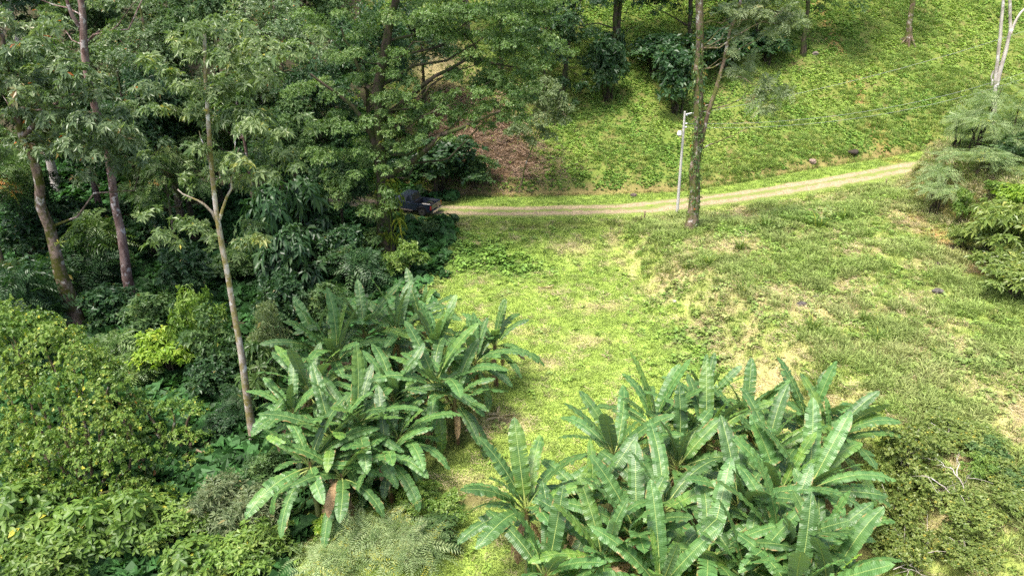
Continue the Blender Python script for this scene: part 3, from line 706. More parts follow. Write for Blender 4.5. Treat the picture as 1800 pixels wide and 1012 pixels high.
for k, (px, py, Y, kind, hs, lab) in enumerate(FILL_TREES):
    b = base_at(px, py, Y)
    plant_tree('forest_tree', FILL[kind], b, lab, 'tree', 'trees standing in the dense forest', rng.random() * 6.28, (hs * rng.uniform(.92, 1.08), hs * rng.uniform(.92, 1.08), hs))

def px_clumps(rows, Y, base, rg, jy=1.6):
    """clumps read off the photograph (px, py, radius in m[, distance offset]) as points round the tree's base"""
    out = []
    for q in rows:
        dy = q[3] if len(q) > 3 else rg.uniform(-jy, jy)
        p = at_y(q[0], q[1], Y + dy) - base; out.append([*p, q[2]])
    return np.array(out)
def px_line(rows, Y, base): return np.array([at_y(q[0], q[1], Y + (q[2] if len(q) > 2 else 0)) - base for q in rows])

def resample(p, n):
    p = np.asarray(p, float); d = np.concatenate([[0], np.cumsum(np.linalg.norm(np.diff(p, axis=0), axis=1))])
    t = np.linspace(0, d[-1], n); return np.stack([np.interp(t, d, p[:, k]) for k in range(3)], 1)

def hero(name, label, base, trunk, r, rows, Y, spec, lmat, bmat, seed, jy=1.6, extra=None, r_top=.3, boughs=(), every=4, around=0, cat='tree', thick=1):
    rg = np.random.default_rng(seed)
    tp = resample(trunk, 14); tp[0, 2] -= .3
    wob = rg.normal(0, r * .16, (14, 2)); wob[0] = 0; tp[:, :2] += wob
    CL = px_clumps(rows, Y, base, rg, jy)
    for _ in range(thick):                # neighbours of each puff, so that the crown closes
        q = px_clumps(rows, Y, base, rg, jy); q[:, :3] += rg.normal(0, .55, (len(q), 3)) * q[:, 3:4]; q[:, 3] *= rg.uniform(.6, .9, len(q)); CL = np.concatenate([CL, q])
    if around:                            # the same crown on the side away from the camera
        q = CL[rg.choice(len(CL), around)].copy(); q[:, 1] += rg.uniform(1.5, 4.5, around); q[:, 0] += rg.normal(0, 1.2, around); q[:, 2] += rg.normal(0, .6, around); CL = np.concatenate([CL, q])
    o = thing(name, base, label, cat)
    a = Acc(); tube(a, tp, np.linspace(r, r * r_top, 14) * (1 + .4 * np.exp(-np.linspace(0, 1, 14) * 12)), 11, .2, seed=seed)
    limbs(a, tp, CL, r, rg, every)
    link('trunk', a.mesh(name + '_trunk', bmat, flat=False), o)
    for pts, r0, r1 in boughs:
        c = Acc(); q = resample(pts, 8); q[1:-1] += rg.normal(0, .06, (6, 3)); tube(c, q, np.linspace(r0, r1, 8), 8, .2, seed=seed)
        link('bough', c.mesh(name + '_bough', bmat, flat=False), o)
    b = Acc(); clump_leaves(b, CL, spec, rg)
    if extra:
        for rows2, sp2 in extra: clump_leaves(b, px_clumps(rows2, Y, base, rg, jy), sp2, rg)
    link('crown', b.mesh(name + '_crown', lmat, flat=True), o)
    return o, CL

# mossy leaning tree at the forest edge
b1 = G(140, 580); Y1 = b1[1]
rows = [(20, 100, 1.1), (60, 90, 1.2), (110, 110, 1.1), (15, 150, 1.2), (70, 150, 1.3), (130, 160, 1.2), (180, 170, 1.1), (30, 205, 1.1), (90, 210, 1.2), (150, 215, 1.2), (200, 225, 1.1),
        (230, 250, .9), (120, 255, 1.1), (170, 270, 1.1), (210, 290, .9), (60, 245, .8), (20, 250, .7), (150, 310, .8), (40, 60, 1.2), (100, 50, 1.1), (0, 40, 1.2), (-30, 120, 1.3), (-40, 200, 1.3), (220, 200, .9), (250, 285, .7), (140, 130, 1.0), (-20, 270, 1.0)]
mossy, _ = hero('mossy_tree', 'leaning tree with a thick mossy trunk and pale glossy crown at the forest edge', b1, px_line([(140, 580), (118, 510), (85, 400), (60, 300), (35, 225), (15, 140), (0, 60)], Y1, b1), .47, rows, Y1,
     S('whorl', dens=3.4, yellow=.003, up=.3), M['pale'], M['bark_moss'], 21, jy=2.2, around=20, every=16,
     boughs=[(px_line([(42, 240), (80, 190, -.5), (130, 165, -1)], Y1, b1), .17, .05), (px_line([(30, 215), (20, 190), (25, 150, .6)], Y1, b1), .2, .06), (px_line([(25, 188), (70, 193, -.4), (130, 185, -.5)], Y1, b1), .09, .03)])

# reddish lichened tree
b2 = G(232, 525); Y2 = b2[1]
rows = [(100, -60, 1.4), (160, -70, 1.5), (60, -40, 1.2), (220, -50, 1.3), (130, -100, 1.5), (200, -110, 1.5), (90, 20, .9), (60, 60, .8), (260, -10, 1.0), (195, 60, .6)]
hero('reddish_tree', 'tall tree with straight reddish trunk blotched white, forked near the top', b2, px_line([(232, 525), (215, 430), (200, 340), (172, 200), (150, 110), (143, 0), (135, -80)], Y2, b2), .33, rows, Y2,
     S('whorl', L=.36, W=.13, dens=3), M['broad'], M['bark_red'], 22, jy=2.5, around=8, r_top=.6, boughs=[(px_line([(148, 60), (125, 20, -.3), (112, -20, -.5), (100, -60)], Y2, b2), .16, .06)])

# slender pale tree
b3 = G(447, 775); Y3 = b3[1]
rows = [(350, 95, .85), (395, 110, .9), (430, 95, .8), (470, 85, .85), (510, 95, .7), (300, 130, .6), (330, 160, .8), (380, 160, .9), (425, 150, .8), (465, 140, .7), (270, 120, .5), (255, 105, .4), (300, 195, .7), (350, 205, .8), (400, 215, .9), (440, 200, .8),
        (485, 235, .7), (500, 270, .6), (520, 295, .5), (345, 260, .6), (375, 280, .6), (410, 290, .8), (450, 285, .8), (475, 305, .6), (360, 60, .7), (400, 60, .6), (320, 80, .6), (540, 90, .5), (425, 325, .6), (340, 330, .3), (320, 395, .5), (300, 420, .5), (280, 415, .4), (345, 400, .5), (370, 420, .4), (440, 400, .7), (425, 430, .6), (455, 420, .5), (330, 310, .35), (255, 380, .4)]
hero('slender_tree', 'slender tree with pale blotched trunk and tiers of light green leaves', b3, px_line([(447, 775), (430, 670), (415, 570), (398, 470), (384, 390), (372, 300), (366, 200), (362, 120), (358, 60)], Y3, b3), .2, rows, Y3,
     S('whorl', L=.36, W=.125, dens=5.2, flat=.5, up=.5), M['slender'], M['bark_pale'], 23, jy=1.8, around=14, thick=2, every=40, r_top=.35,
     boughs=[(px_line([(382, 392), (360, 360, -.3), (335, 345, -.5), (312, 333, -.6)], Y3, b3), .075, .03), (px_line([(386, 385), (400, 350, .2), (412, 300, .3), (420, 260)], Y3, b3), .08, .03), (px_line([(376, 320), (365, 270), (350, 230)], Y3, b3), .05, .02)])

# big spreading tree beside the truck
b4 = G(682, 455); Y4 = b4[1]
rows = [(560, 60, 1.4), (600, 105, 1.3), (640, 60, 1.4), (690, 35, 1.4), (740, 40, 1.3), (590, 170, 1.2), (640, 145, 1.1), (560, 225, 1.2), (600, 225, 1.2), (575, 275, 1.1), (615, 275, 1.0), (650, 215, 1.0), (720, 150, 1.0), (700, 95, 1.0), (745, 190, .9), (775, 175, .8), (690, 180, .8), (660, 110, .8), (530, 160, 1.1), (520, 100, 1.1),
        (800, 30, 1.4), (850, 25, 1.4), (900, 45, 1.4), (935, 70, 1.1), (820, 65, .8), (880, 95, 1.2), (925, 115, 1.1), (850, 135, .9), (890, 150, 1.0), (935, 155, .9), (960, 110, .8), (720, 255, 1.1), (705, 295, 1.0), (740, 230, .8), (665, 330, 1.1), (645, 370, 1.0), (680, 345, .8), (630, 320, 1.0), (655, 410, .8), (840, 175, .6), (800, 165, .5), (870, 190, .7), (910, 185, .7),
        (678, 300, .7, -1.5), (684, 235, .8, -1.6), (662, 275, .8, -1.4), (668, 375, .7, -1.5), (672, 175, .9, -1.5), (690, 130, .9, -1.5), (650, 420, .8, -1.2), (860, 222, .7), (905, 195, .9), (790, 245, .6), (835, 215, .7), (850, 195, 1.0), (880, 205, .8), (820, 190, .9), (795, 215, .7), (770, 190, .9), (840, 150, 1.0), (905, 165, 1.0), (870, 160, 1.0), (800, 130, .9), (760, 215, .9), (700, 215, 1.0), (675, 255, 1.0), (640, 255, 1.1), (725, 205, .9), (780, 195, .6), (850, 165, .9), (650, 290, 1.0), (605, 320, 1.0), (600, 350, 1.0), (580, 310, 1.0), (760, 60, 1.1), (790, 70, 1.0), (860, 65, 1.3), (910, 85, 1.3), (950, 40, 1.3), (975, 80, 1.0), (830, 105, 1.0), (865, 115, 1.1), (810, 20, 1.3), (905, 15, 1.4), (960, 0, 1.3), (750, 10, 1.4), (780, -30, 1.6), (700, -40, 1.6), (620, -30, 1.6), (860, -50, 1.6), (930, -20, 1.4), (560, -20, 1.4)]
spreading, CL4 = hero('spreading_tree', 'huge spreading tree with dark limbs hung with epiphytes beside the truck', b4, px_line([(682, 455), (678, 400), (672, 330), (665, 250), (664, 180), (672, 120), (688, 50), (700, -20), (705, -60)], Y4, b4), .62, rows, Y4,
     S('fine', L=.19, W=.1, dens=12, lv0=.5, flat=.6), M['spread'], M['bark_dark'], 24, jy=2.6, around=34, thick=2, r_top=.35, every=14,
     boughs=[(px_line([(672, 320), (735, 275, -1), (780, 235, -1.5), (830, 215, -2), (880, 195, -2.5)], Y4, b4), .27, .07), (px_line([(668, 285), (650, 230, -.6), (620, 185, -1.2), (590, 160, -1.5), (545, 130, -2)], Y4, b4), .26, .07),
             (px_line([(666, 215), (720, 170, .5), (760, 135, .6), (810, 112, .8), (850, 90, 1)], Y4, b4), .24, .07), (px_line([(668, 180), (640, 140, 1), (620, 90, 1.2), (600, 50, 1.4)], Y4, b4), .2, .06), (px_line([(835, 115, .8), (835, 80, .8), (815, 55, .8)], Y4, b4), .1, .04), (px_line([(860, 110, .8), (905, 120, .6), (940, 135, .4)], Y4, b4), .09, .03)])

# dark grey green tree on the foot of the hill
b5 = base_at(985, 180, 80); Y5 = 80
rows = [(975, 60, 1.2), (1010, 40, 1.3), (1045, 60, 1.1), (990, 100, 1.2), (1030, 110, 1.2), (1055, 100, .9), (985, 145, 1.0), (1025, 155, 1.0), (1050, 140, .8), (1000, 0, 1.3), (1050, 10, 1.2), (960, 20, 1.1), (1010, 180, .6), (985, 175, .7), (1000, -40, 1.4), (1060, -30, 1.2)]
hero('hill_tree', 'dark grey green tree standing on the foot of the hillside', b5, np.array([[0, 0, 0], [.3, 0, 4], [1.0, .2, 9], [1.6, 0, 14]]), .28, rows, Y5, S('fine', L=.22, W=.11, dens=9), M['dark'], M['bark_dark'], 25, jy=2.2, around=8)
b6 = base_at(915, 270, 69.5); Y6 = 68
rows = [(925, 180, 1.0), (960, 175, 1.1), (990, 185, .9), (915, 210, 1.0), (950, 210, 1.1), (985, 210, .9), (1000, 195, .6), (920, 235, .8), (955, 235, .8), (905, 225, .7), (975, 160, .8), (905, 170, .7), (940, 155, .8), (935, 250, .6)]
hero('silvery_tree', 'small silvery green tree overhanging the brown slope', b6, np.array([[0, 0, 0], [.4, -.2, 2.0], [1.2, -.4, 4.2], [2.2, -.6, 6.5]]), .09, rows, Y6, S('finer', L=.28, W=.1, dens=8), M['silver'], M['bark_brown'], 26, jy=1.2, around=5, thick=2,
     boughs=[(px_line([(895, 165), (908, 178), (916, 192), (925, 200)], Y6, b6), .05, .02)])

# trees on the hillside: trunks in view, crowns above the frame
def hilltree(name, label, px, py, top, r, bmat, seed, spec, lmat, rows, twin=False, buttress=False):
    b = G(px, py); Y = b[1]; rg = np.random.default_rng(seed)
    t = px_line([(px, py)] + top, Y, b); t[0] = 0
    boughs = []
    if twin: boughs.append((t + np.array([.55, .3, 0]) * np.linspace(.3, 1.6, len(t))[:, None], r * .8, r * .5))
    o, _ = hero(name, label, b, t, r, rows, Y, spec, lmat, bmat, seed, jy=3.0, around=10, r_top=.6, boughs=boughs)
    if buttress:
        for k in range(6):
            a = k * 1.05 + .3; c = Acc(); q = np.array([[0, 0, 1.5], [math.cos(a) * r * 1.2, math.sin(a) * r * 1.2, .6], [math.cos(a) * r * 2.6, math.sin(a) * r * 2.6, .1], [math.cos(a) * r * 3.6, math.sin(a) * r * 3.6, -.25]])
            q[:, 2] += [0, 0, ground(b[0] + q[2, 0], b[1] + q[2, 1]) - b[2], ground(b[0] + q[3, 0], b[1] + q[3, 1]) - b[2]]
            tube(c, resample(q, 7), np.linspace(r * .5, r * .18, 7), 7, .2); link('root', c.mesh(name + '_root', bmat, flat=False), o)
    return o
up = lambda cx, n, s, w=135: [(cx + np.random.default_rng(s + k).uniform(-w, w), np.random.default_rng(s + 50 + k).uniform(-170, -8), np.random.default_rng(s + 90 + k).uniform(1.3, 2.1)) for k in range(int(n * 1.5))]
hilltree('twin_trunk_tree', 'dark twin trunked tree wrapped in creeper on the hillside', 1082, 128, [(1080, 60), (1082, 0), (1085, -80)], .3, M['bark_dark'], 31, S('fine', dens=5), M['dark'], up(1085, 26, 3) + [(1120, 10, .9), (1150, 25, .7), (1090, 5, .8)], twin=True)
hilltree('shaded_tree', 'tree with a dark straight trunk above the drooping dark bush', 1215, 100, [(1213, 50), (1214, 0), (1216, -80)], .3, M['bark_dark'], 32, S('fine', dens=5), M['dark'], up(1225, 28, 5) + [(1190, 15, .9), (1260, 20, .8), (1160, 5, .8), (1285, 40, .6)])
hilltree('shaded_tree', 'dark shaded tree uphill of the pale compound leaves', 1412, 98, [(1416, 50), (1421, 0), (1425, -80)], .28, M['bark_dark'], 33, S('fine', dens=5), M['fine'], up(1420, 24, 8) + [(1440, 15, .8), (1470, 10, .7), (1390, 20, .8)])
hilltree('shaded_tree', 'thin dark tree between the two shaded trunks on the hill', 1330, 60, [(1330, 20), (1332, -60)], .2, M['bark_dark'], 34, S('fine', dens=5), M['fine'], up(1330, 18, 12, 80) + [(1340, 10, .7), (1300, 20, .7)])
hilltree('buttressed_tree', 'lone dark trunk with flared roots on the open hillside', 1595, 78, [(1599, 40), (1604, 0), (1612, -80)], .34, M['bark_brown'], 35, S('fine', dens=4), M['fine'], [(1600 + 60 * math.cos(k * 2.4), -190 - 12 * k, 1.4) for k in range(14)], buttress=True)

# pale three stemmed tree above the mimosa
b = base_at(1745, 190, 79); Y = 79
hero('pale_stem_tree', 'pale grey tree with three bare stems rising behind the feathery shrub', b, px_line([(1746, 215), (1750, 140), (1758, 60), (1764, 0), (1768, -80)], Y, b) * 1.0, .2, [(1770 + 70 * math.cos(k * 2.4), -170 - 10 * k, 1.2) for k in range(12)], Y, S('fine', dens=4), M['fine'], M['bark_grey'], 36, r_top=.6,
     boughs=[(px_line([(1752, 150), (1768, 90), (1778, 40), (1776, 0), (1780, -80)], Y, b), .2, .13), (px_line([(1776, 60), (1790, 30), (1806, 12), (1830, -20)], Y, b), .14, .08), (px_line([(1743, 150), (1744, 135), (1746, 125)], Y, b), .1, .08)])

# tall bare trunked tree beside the pole
b8 = G(1215, 402); Y8 = b8[1]
rows = [(1310, 25, .6), (1345, 30, .7), (1385, 40, .7), (1405, 35, .5), (1300, 60, .5), (1360, 60, .6), (1320, 105, .5), (1290, 125, .5), (1310, 135, .5), (1345, 145, .6), (1370, 165, .6), (1330, 175, .6), (1350, 195, .5), (1290, 90, .3), (1390, 160, .4), (1275, 20, .5), (1330, 5, .6), (1390, 10, .5), (1360, -10, .7), (1240, -60, .8), (1200, -70, .8), (1270, -70, .9), (1310, -50, .8)]
hero('roadside_tree', 'tall roadside tree with creeper clad brown trunk and leaning second stem', b8, px_line([(1215, 402), (1222, 330), (1226, 240), (1228, 150), (1230, 60), (1231, 0), (1233, -80)], Y8, b8), .42, rows, Y8,
     S('feather', L=.8, l=.28, lw=.36, pairs=7, dens=3.2, flat=.6), M['grey'], M['bark_brown'], 38, jy=1.2, r_top=.6,
     boughs=[(px_line([(1224, 300), (1236, 235), (1250, 180), (1268, 120), (1284, 60), (1300, 0), (1310, -50)], Y8, b8), .2, .09), (px_line([(1262, 140), (1290, 130, -.4), (1330, 150, -.8)], Y8, b8), .04, .02), (px_line([(1290, 40), (1330, 35, -.3), (1380, 45, -.6)], Y8, b8), .05, .02)])

# creeper leaves climbing that trunk
def creeper_on(name, label, base, Y, line, r, n, mat, sp, seed):
    rg = np.random.default_rng(seed); q = resample(px_line(line, Y, base), 60); k = rg.integers(0, 60, n); az = rg.random(n) * 6.28
    rr = r * rg.uniform(.9, 1.35, n); C = q[k] + np.stack([np.cos(az) * rr, np.sin(az) * rr, rg.normal(0, .1, n)], 1)
    a = Acc(); tube(a, q[::6] + np.array([.0, -r * .9, 0]), .03, 5)
    AX = nrm(np.stack([np.cos(az), np.sin(az), rg.uniform(-.2, .8, n)], 1)); rosettes(a, C, AX, np.clip(rg.normal(.5, .2, n), 0, .9), sp, rg)
    o = link(name, a.mesh(name, mat, flat=True)); o.location = base; tag(o, label, 'climbing plant', 'climbers on trunks')
creeper_on('climbing_creeper', 'green creeper climbing the trunk of the roadside tree', b8, Y8, [(1217, 392), (1222, 330), (1226, 240), (1228, 150), (1230, 40)], .4, 520, M['broad'], S('vine', k=3, L=.22, W=.16), 1)
creeper_on('climbing_creeper', 'dark creeper wrapping the twin dark trunks on the hillside', G(1082, 128), G(1082, 128)[1], [(1082, 125), (1080, 90), (1078, 55)], .9, 260, M['dark'], S('vine', k=5, L=.4, W=.22), 2)
creeper_on('climbing_creeper', 'yellow green straplike climber covering the base of the spreading tree', b4, Y4, [(690, 440), (690, 390), (685, 340), (678, 300)], .8, 110, M['epiphyte'], dict(k=4, L=.75, W=.09, ang=(60, 120), droop=.75, lv0=.2), 3)

# ------------------------------------------------------------------ epiphytes: each one a plant of its own
def bromeliad_mesh(seed, n=16, L=.6, W=.08, droop=.35):
    a = Acc(); rg = np.random.default_rng(seed)
    rosettes(a, np.zeros((1, 3)), np.array([[0, 0, 1.]]), np.array([.5]), dict(k=n, L=L, W=W, ang=(20, 95), droop=droop, hexa=True, lvs=.25, stem=.02), rg)
    return a.mesh('bromeliad', M['epiphyte'], flat=True)
BR = [bromeliad_mesh(1), bromeliad_mesh(2, 14, .8, .09, .6), bromeliad_mesh(3, 12, .5, .09, .2)]
EPI = [(1229, 72, Y8 - .42, 0, 1.0, 'yellow green bromeliad, upper one on the roadside trunk'), (1231, 92, Y8 - .42, 2, 1.1, 'yellow green bromeliad, second below the top on the roadside trunk'), (1240, 50, Y8 - .35, 2, .8, 'small bromeliad topmost on the roadside trunk'),
       (1228, 210, Y8 - .4, 2, .7, 'small bromeliad halfway up the roadside trunk above the stem fork'), (1236, 252, Y8 - .4, 2, .8, 'bromeliad in the fork of the roadside tree'), (1250, 196, Y8 - .3, 2, .7, 'bromeliad on the leaning second stem'),
       (105, 428, Y1 - .5, 0, 1.1, 'bromeliad on the mossy leaning trunk'), (735, 262, Y4 - 1.2, 1, 1.5, 'hanging epiphyte under the low limb nearest the trunk'), (775, 243, Y4 - 1.5, 1, 1.3, 'hanging epiphyte midway along the low limb'),
       (825, 222, Y4 - 2, 1, 1.2, 'hanging epiphyte toward the end of the low limb over the slope'), (640, 215, Y4 - .9, 1, 1.3, 'epiphyte on the limb opposite the truck side'), (625, 175, Y4 - 1.3, 0, 1.2, 'epiphyte high on the forked limb of the spreading tree'), (672, 250, Y4 - .7, 1, 1.2, 'epiphyte hanging on the main trunk below the fork')]
for px, py, Y, m, s, lab in EPI:
    o = link('bromeliad', BR[m]); p = at_y(px, py, Y); o.location = p; o.scale = (s, s, s); o.rotation_euler = (R(35) * (m != 1), 0, rng.random() * 6)
    tag(o, lab, 'bromeliad', 'epiphytes growing on trees')

# ------------------------------------------------------------------ shrubs and undergrowth
SHRUB = {}
def shrub_meshes(name, h, r, n, r0, r1, spec, lmat, bmat, seed, low=-.6, cz=.55, shell=.35, tiers=0):
    rg = np.random.default_rng(seed)
    CL = ellipsoid_clumps(rg, (0, 0, h * cz), (r, r, h * .42), n, r0, r1, low, shell)
    if tiers: CL[:, :2] *= rg.uniform(.6, 1.25, (len(CL), 1)); CL[:, 2] = np.round(CL[:, 2] / h * tiers) * h / tiers + rg.normal(0, .12, len(CL)); CL = CL[rg.random(len(CL)) < .8]
    a = Acc()
    for c in CL[::2]:
        tube(a, curve_pts((rg.normal(0, .12), rg.normal(0, .12), -.15), c[:3], 6, (c[0] * -.12, c[1] * -.12, .1 * h), .05, rg), np.linspace(.02 + .008 * h, .01, 6), 5)
    b = Acc(); clump_leaves(b, CL, spec, rg)
    return (a.mesh(name + '_stem', bmat, flat=False), b.mesh(name + '_foliage', lmat, flat=True), h, r + r1 * .6)
SHRUB['dense'] = shrub_meshes('dense_shrub', 3.0, 1.2, 20, .5, .85, S('fine', dens=9), M['fine'], M['bark_dark'], 1)
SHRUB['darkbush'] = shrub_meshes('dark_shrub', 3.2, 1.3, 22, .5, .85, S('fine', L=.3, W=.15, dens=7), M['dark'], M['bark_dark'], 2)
SHRUB['whorl'] = shrub_meshes('whorled_shrub', 4.0, 1.2, 16, .6, .95, S('whorlbig', dens=2.0), M['broad'], M['bark_brown'], 3)
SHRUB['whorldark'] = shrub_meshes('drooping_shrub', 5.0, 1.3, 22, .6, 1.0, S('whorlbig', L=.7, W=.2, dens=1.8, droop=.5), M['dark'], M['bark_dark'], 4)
SHRUB['pin'] = shrub_meshes('compound_shrub', 3.6, 1.2, 12, .6, .9, S('pin', dens=1.7), M['broad'], M['bark_brown'], 5)
SHRUB['pindark'] = shrub_meshes('dark_compound_shrub', 3.6, 1.3, 13, .6, .9, S('pin', dens=1.7, L=1.2, l=.36), M['dark'], M['bark_dark'], 6)
SHRUB['lime'] = shrub_meshes('lime_shrub', 3.2, 1.2, 20, .45, .8, S('whorl', L=.3, W=.12, dens=6), M['lime'], M['bark_brown'], 7)
SHRUB['fresh'] = shrub_meshes('fresh_shrub', 2.6, 1.2, 18, .45, .75, S('fine', L=.26, W=.12, dens=9), M['vine'], M['bark_brown'], 8)
SHRUB['grey'] = shrub_meshes('grey_shrub', 3.0, 1.3, 20, .5, .8, S('whorl', k=6, L=.34, W=.075, dens=6, ang=(30, 90)), M['grey'], M['bark_brown'], 9)
SHRUB['bigleaf'] = shrub_meshes('bigleaf_shrub', 3.4, 1.3, 16, .55, .9, S('whorlbig', k=7, L=.44, W=.17, dens=4.2, lv0=.42, yellow=.012), M['vine'], M['bark_brown'], 10)
SHRUB['feather'] = shrub_meshes('feathery_shrub', 3.0, 1.9, 22, .3, .7, S('feather', lvs=.2, dens=1.7, L=1.3, l=.26), M['feather'], M['bark_brown'], 11, cz=.6, shell=.05, tiers=4)
SHRUB['mimosa'] = shrub_meshes('layered_shrub', 5.0, 2.2, 20, .45, .95, S('feather', dens=1.8, flat=.3, L=1.0, lvs=.2), M['feather'], M['bark_dark'], 12, cz=.6, shell=.1, tiers=4)
SHRUB['twig'] = shrub_meshes('olive_shrub', 2.8, 1.2, 24, .4, .75, S('whorl', k=5, L=.3, W=.1, dens=7, ang=(40, 100), droop=.4), M['twiggy'], M['bark_dark'], 14, shell=.3)
SHRUB['sparse'] = shrub_meshes('sparse_shrub', 2.6, 1.7, 40, .35, .75, S('small', dens=9), M['twiggy'], M['bark_grey'], 13)

def shrub(kind, px, py, Y, wpx, label, group='shrubs under the forest edge', name='shrub', kr=1.0):
    """its top at that point of the photograph, its foot on the ground"""
    me = SHRUB[kind]; p = at_y(px, py, Y); g = ground(p[0], Y); h = max(p[2] - g, 1.1)
    depth = Y * _cp - (p[2] - CAMZ) * _sp; wr = wpx / 2 / FPX * depth
    o = thing(name, (p[0], Y, g), label, 'shrub', group, rng.random() * 6.28, (wr / me[3], wr / me[3], h / me[2]))
    link('stem', me[0], o); link('foliage', me[1], o)
    return o
UNDER = [
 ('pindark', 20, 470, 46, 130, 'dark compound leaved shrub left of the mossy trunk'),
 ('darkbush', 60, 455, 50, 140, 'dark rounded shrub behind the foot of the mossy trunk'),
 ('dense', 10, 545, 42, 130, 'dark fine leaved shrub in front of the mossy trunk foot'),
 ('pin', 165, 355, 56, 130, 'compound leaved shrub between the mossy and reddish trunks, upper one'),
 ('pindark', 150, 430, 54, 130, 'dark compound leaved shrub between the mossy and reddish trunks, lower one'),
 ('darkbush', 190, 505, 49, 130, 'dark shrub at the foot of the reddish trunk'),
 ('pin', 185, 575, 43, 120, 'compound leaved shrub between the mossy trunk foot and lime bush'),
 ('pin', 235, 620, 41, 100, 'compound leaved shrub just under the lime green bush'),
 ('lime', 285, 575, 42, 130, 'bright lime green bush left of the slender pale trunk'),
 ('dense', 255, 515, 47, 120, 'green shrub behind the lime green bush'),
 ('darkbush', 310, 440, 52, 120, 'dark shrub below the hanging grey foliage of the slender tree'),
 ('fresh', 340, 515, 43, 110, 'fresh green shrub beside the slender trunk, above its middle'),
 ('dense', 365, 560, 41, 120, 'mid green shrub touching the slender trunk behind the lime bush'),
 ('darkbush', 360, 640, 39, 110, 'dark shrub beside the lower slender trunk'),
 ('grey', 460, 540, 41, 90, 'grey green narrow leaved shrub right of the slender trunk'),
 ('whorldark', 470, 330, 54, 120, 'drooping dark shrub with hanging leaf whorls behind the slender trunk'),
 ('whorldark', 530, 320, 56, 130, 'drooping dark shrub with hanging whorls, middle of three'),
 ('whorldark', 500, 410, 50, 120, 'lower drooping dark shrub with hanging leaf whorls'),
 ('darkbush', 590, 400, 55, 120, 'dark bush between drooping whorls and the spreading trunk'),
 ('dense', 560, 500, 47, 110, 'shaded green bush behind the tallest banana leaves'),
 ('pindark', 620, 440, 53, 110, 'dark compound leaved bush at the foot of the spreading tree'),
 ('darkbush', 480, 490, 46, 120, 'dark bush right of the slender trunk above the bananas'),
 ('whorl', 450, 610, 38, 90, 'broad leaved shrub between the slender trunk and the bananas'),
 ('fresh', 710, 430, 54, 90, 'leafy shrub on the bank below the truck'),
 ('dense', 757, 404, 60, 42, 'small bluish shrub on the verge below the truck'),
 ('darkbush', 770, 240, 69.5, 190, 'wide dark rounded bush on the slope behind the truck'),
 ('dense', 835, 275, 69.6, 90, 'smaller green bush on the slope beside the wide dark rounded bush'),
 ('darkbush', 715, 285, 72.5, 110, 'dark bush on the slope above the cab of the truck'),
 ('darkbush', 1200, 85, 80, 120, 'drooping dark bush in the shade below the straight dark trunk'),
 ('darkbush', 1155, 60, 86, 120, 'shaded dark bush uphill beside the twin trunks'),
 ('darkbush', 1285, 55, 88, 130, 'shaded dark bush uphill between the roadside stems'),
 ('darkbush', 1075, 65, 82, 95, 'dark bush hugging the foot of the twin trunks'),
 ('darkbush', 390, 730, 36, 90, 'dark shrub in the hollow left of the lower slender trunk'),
 ('darkbush', 1355, 60, 90, 110, 'dark bush standing in for shade uphill between the second stem and the third dark trunk'),  # this and the next bush are added to deepen the hillside shade
 ('darkbush', 1240, 50, 86, 110, 'added wide bush standing in for shade uphill behind the roadside trunk'),
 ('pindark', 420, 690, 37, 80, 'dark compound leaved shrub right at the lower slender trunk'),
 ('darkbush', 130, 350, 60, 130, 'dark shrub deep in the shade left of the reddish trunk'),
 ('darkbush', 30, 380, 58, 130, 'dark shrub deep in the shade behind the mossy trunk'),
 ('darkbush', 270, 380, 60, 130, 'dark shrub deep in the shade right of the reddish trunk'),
 ('dense', 400, 440, 56, 120, 'dim shrub behind the middle of the slender trunk'),
]
for q in UNDER: shrub(*q)

# vine covered mounds
def vine_mound(label, rows, Yc, seed, spec, mat, post=((0, 0),)):
    rg = np.random.default_rng(seed)
    pts = [at_y(px, py, Y) for px, py, r, Y in rows]; c = np.mean(pts, 0); base = np.array([c[0], c[1], ground(c[0], c[1])])
    CL = np.array([[*(p - base), r] for p, (_, _, r, _) in zip(pts, rows)])
    o = thing('vine_covered_tree', base, label, 'vine covered tree', 'trees smothered by vines')
    a = Acc()
    for q in CL: tube(a, curve_pts((q[0] * .4, q[1] * .4, ground(base[0] + q[0] * .4, base[1] + q[1] * .4) - base[2] - .2), q[:3], 7, (0, 0, .4), .08, rg), np.linspace(.11, .03, 7), 6)
    link('trunk', a.mesh('vine_trunk', M['bark_brown'], flat=False), o)
    b = Acc(); clump_leaves(b, CL, spec, rg); link('vine_leaves', b.mesh('vine_leaves', mat, flat=True), o)
    return o
vine_mound('broad tree smothered in bright vines at the lower corner of the forest', [(x, y, r, Y) for x, y, r, Y in
   [(10, 565, 1.2, 36), (70, 575, 1.2, 35.5), (125, 600, 1.2, 35), (175, 640, 1.0, 34.5), (20, 600, 1.5, 34.5), (80, 610, 1.5, 34), (140, 640, 1.5, 33.5), (190, 680, 1.3, 33), (30, 680, 1.6, 33), (100, 700, 1.6, 32), (160, 740, 1.5, 31.5), (215, 740, 1.1, 32), (20, 770, 1.6, 31), (90, 790, 1.6, 30.5), (150, 820, 1.4, 30), (210, 800, 1.2, 30.5), (240, 860, 1.0, 30), (-30, 640, 1.6, 34), (-40, 760, 1.6, 31), (60, 860, 1.3, 29), (10, 850, 1.3, 29), (170, 930, 1.1, 28), (230, 930, .9, 28.5), (280, 870, .8, 30), (90, 930, 1.2, 28), (20, 920, 1.2, 28), (130, 880, 1.2, 29), (200, 870, 1.1, 29.3), (255, 800, .8, 31)]],
   32, 1, S('vine', dens=9, L=.2, W=.165), M['vine'])
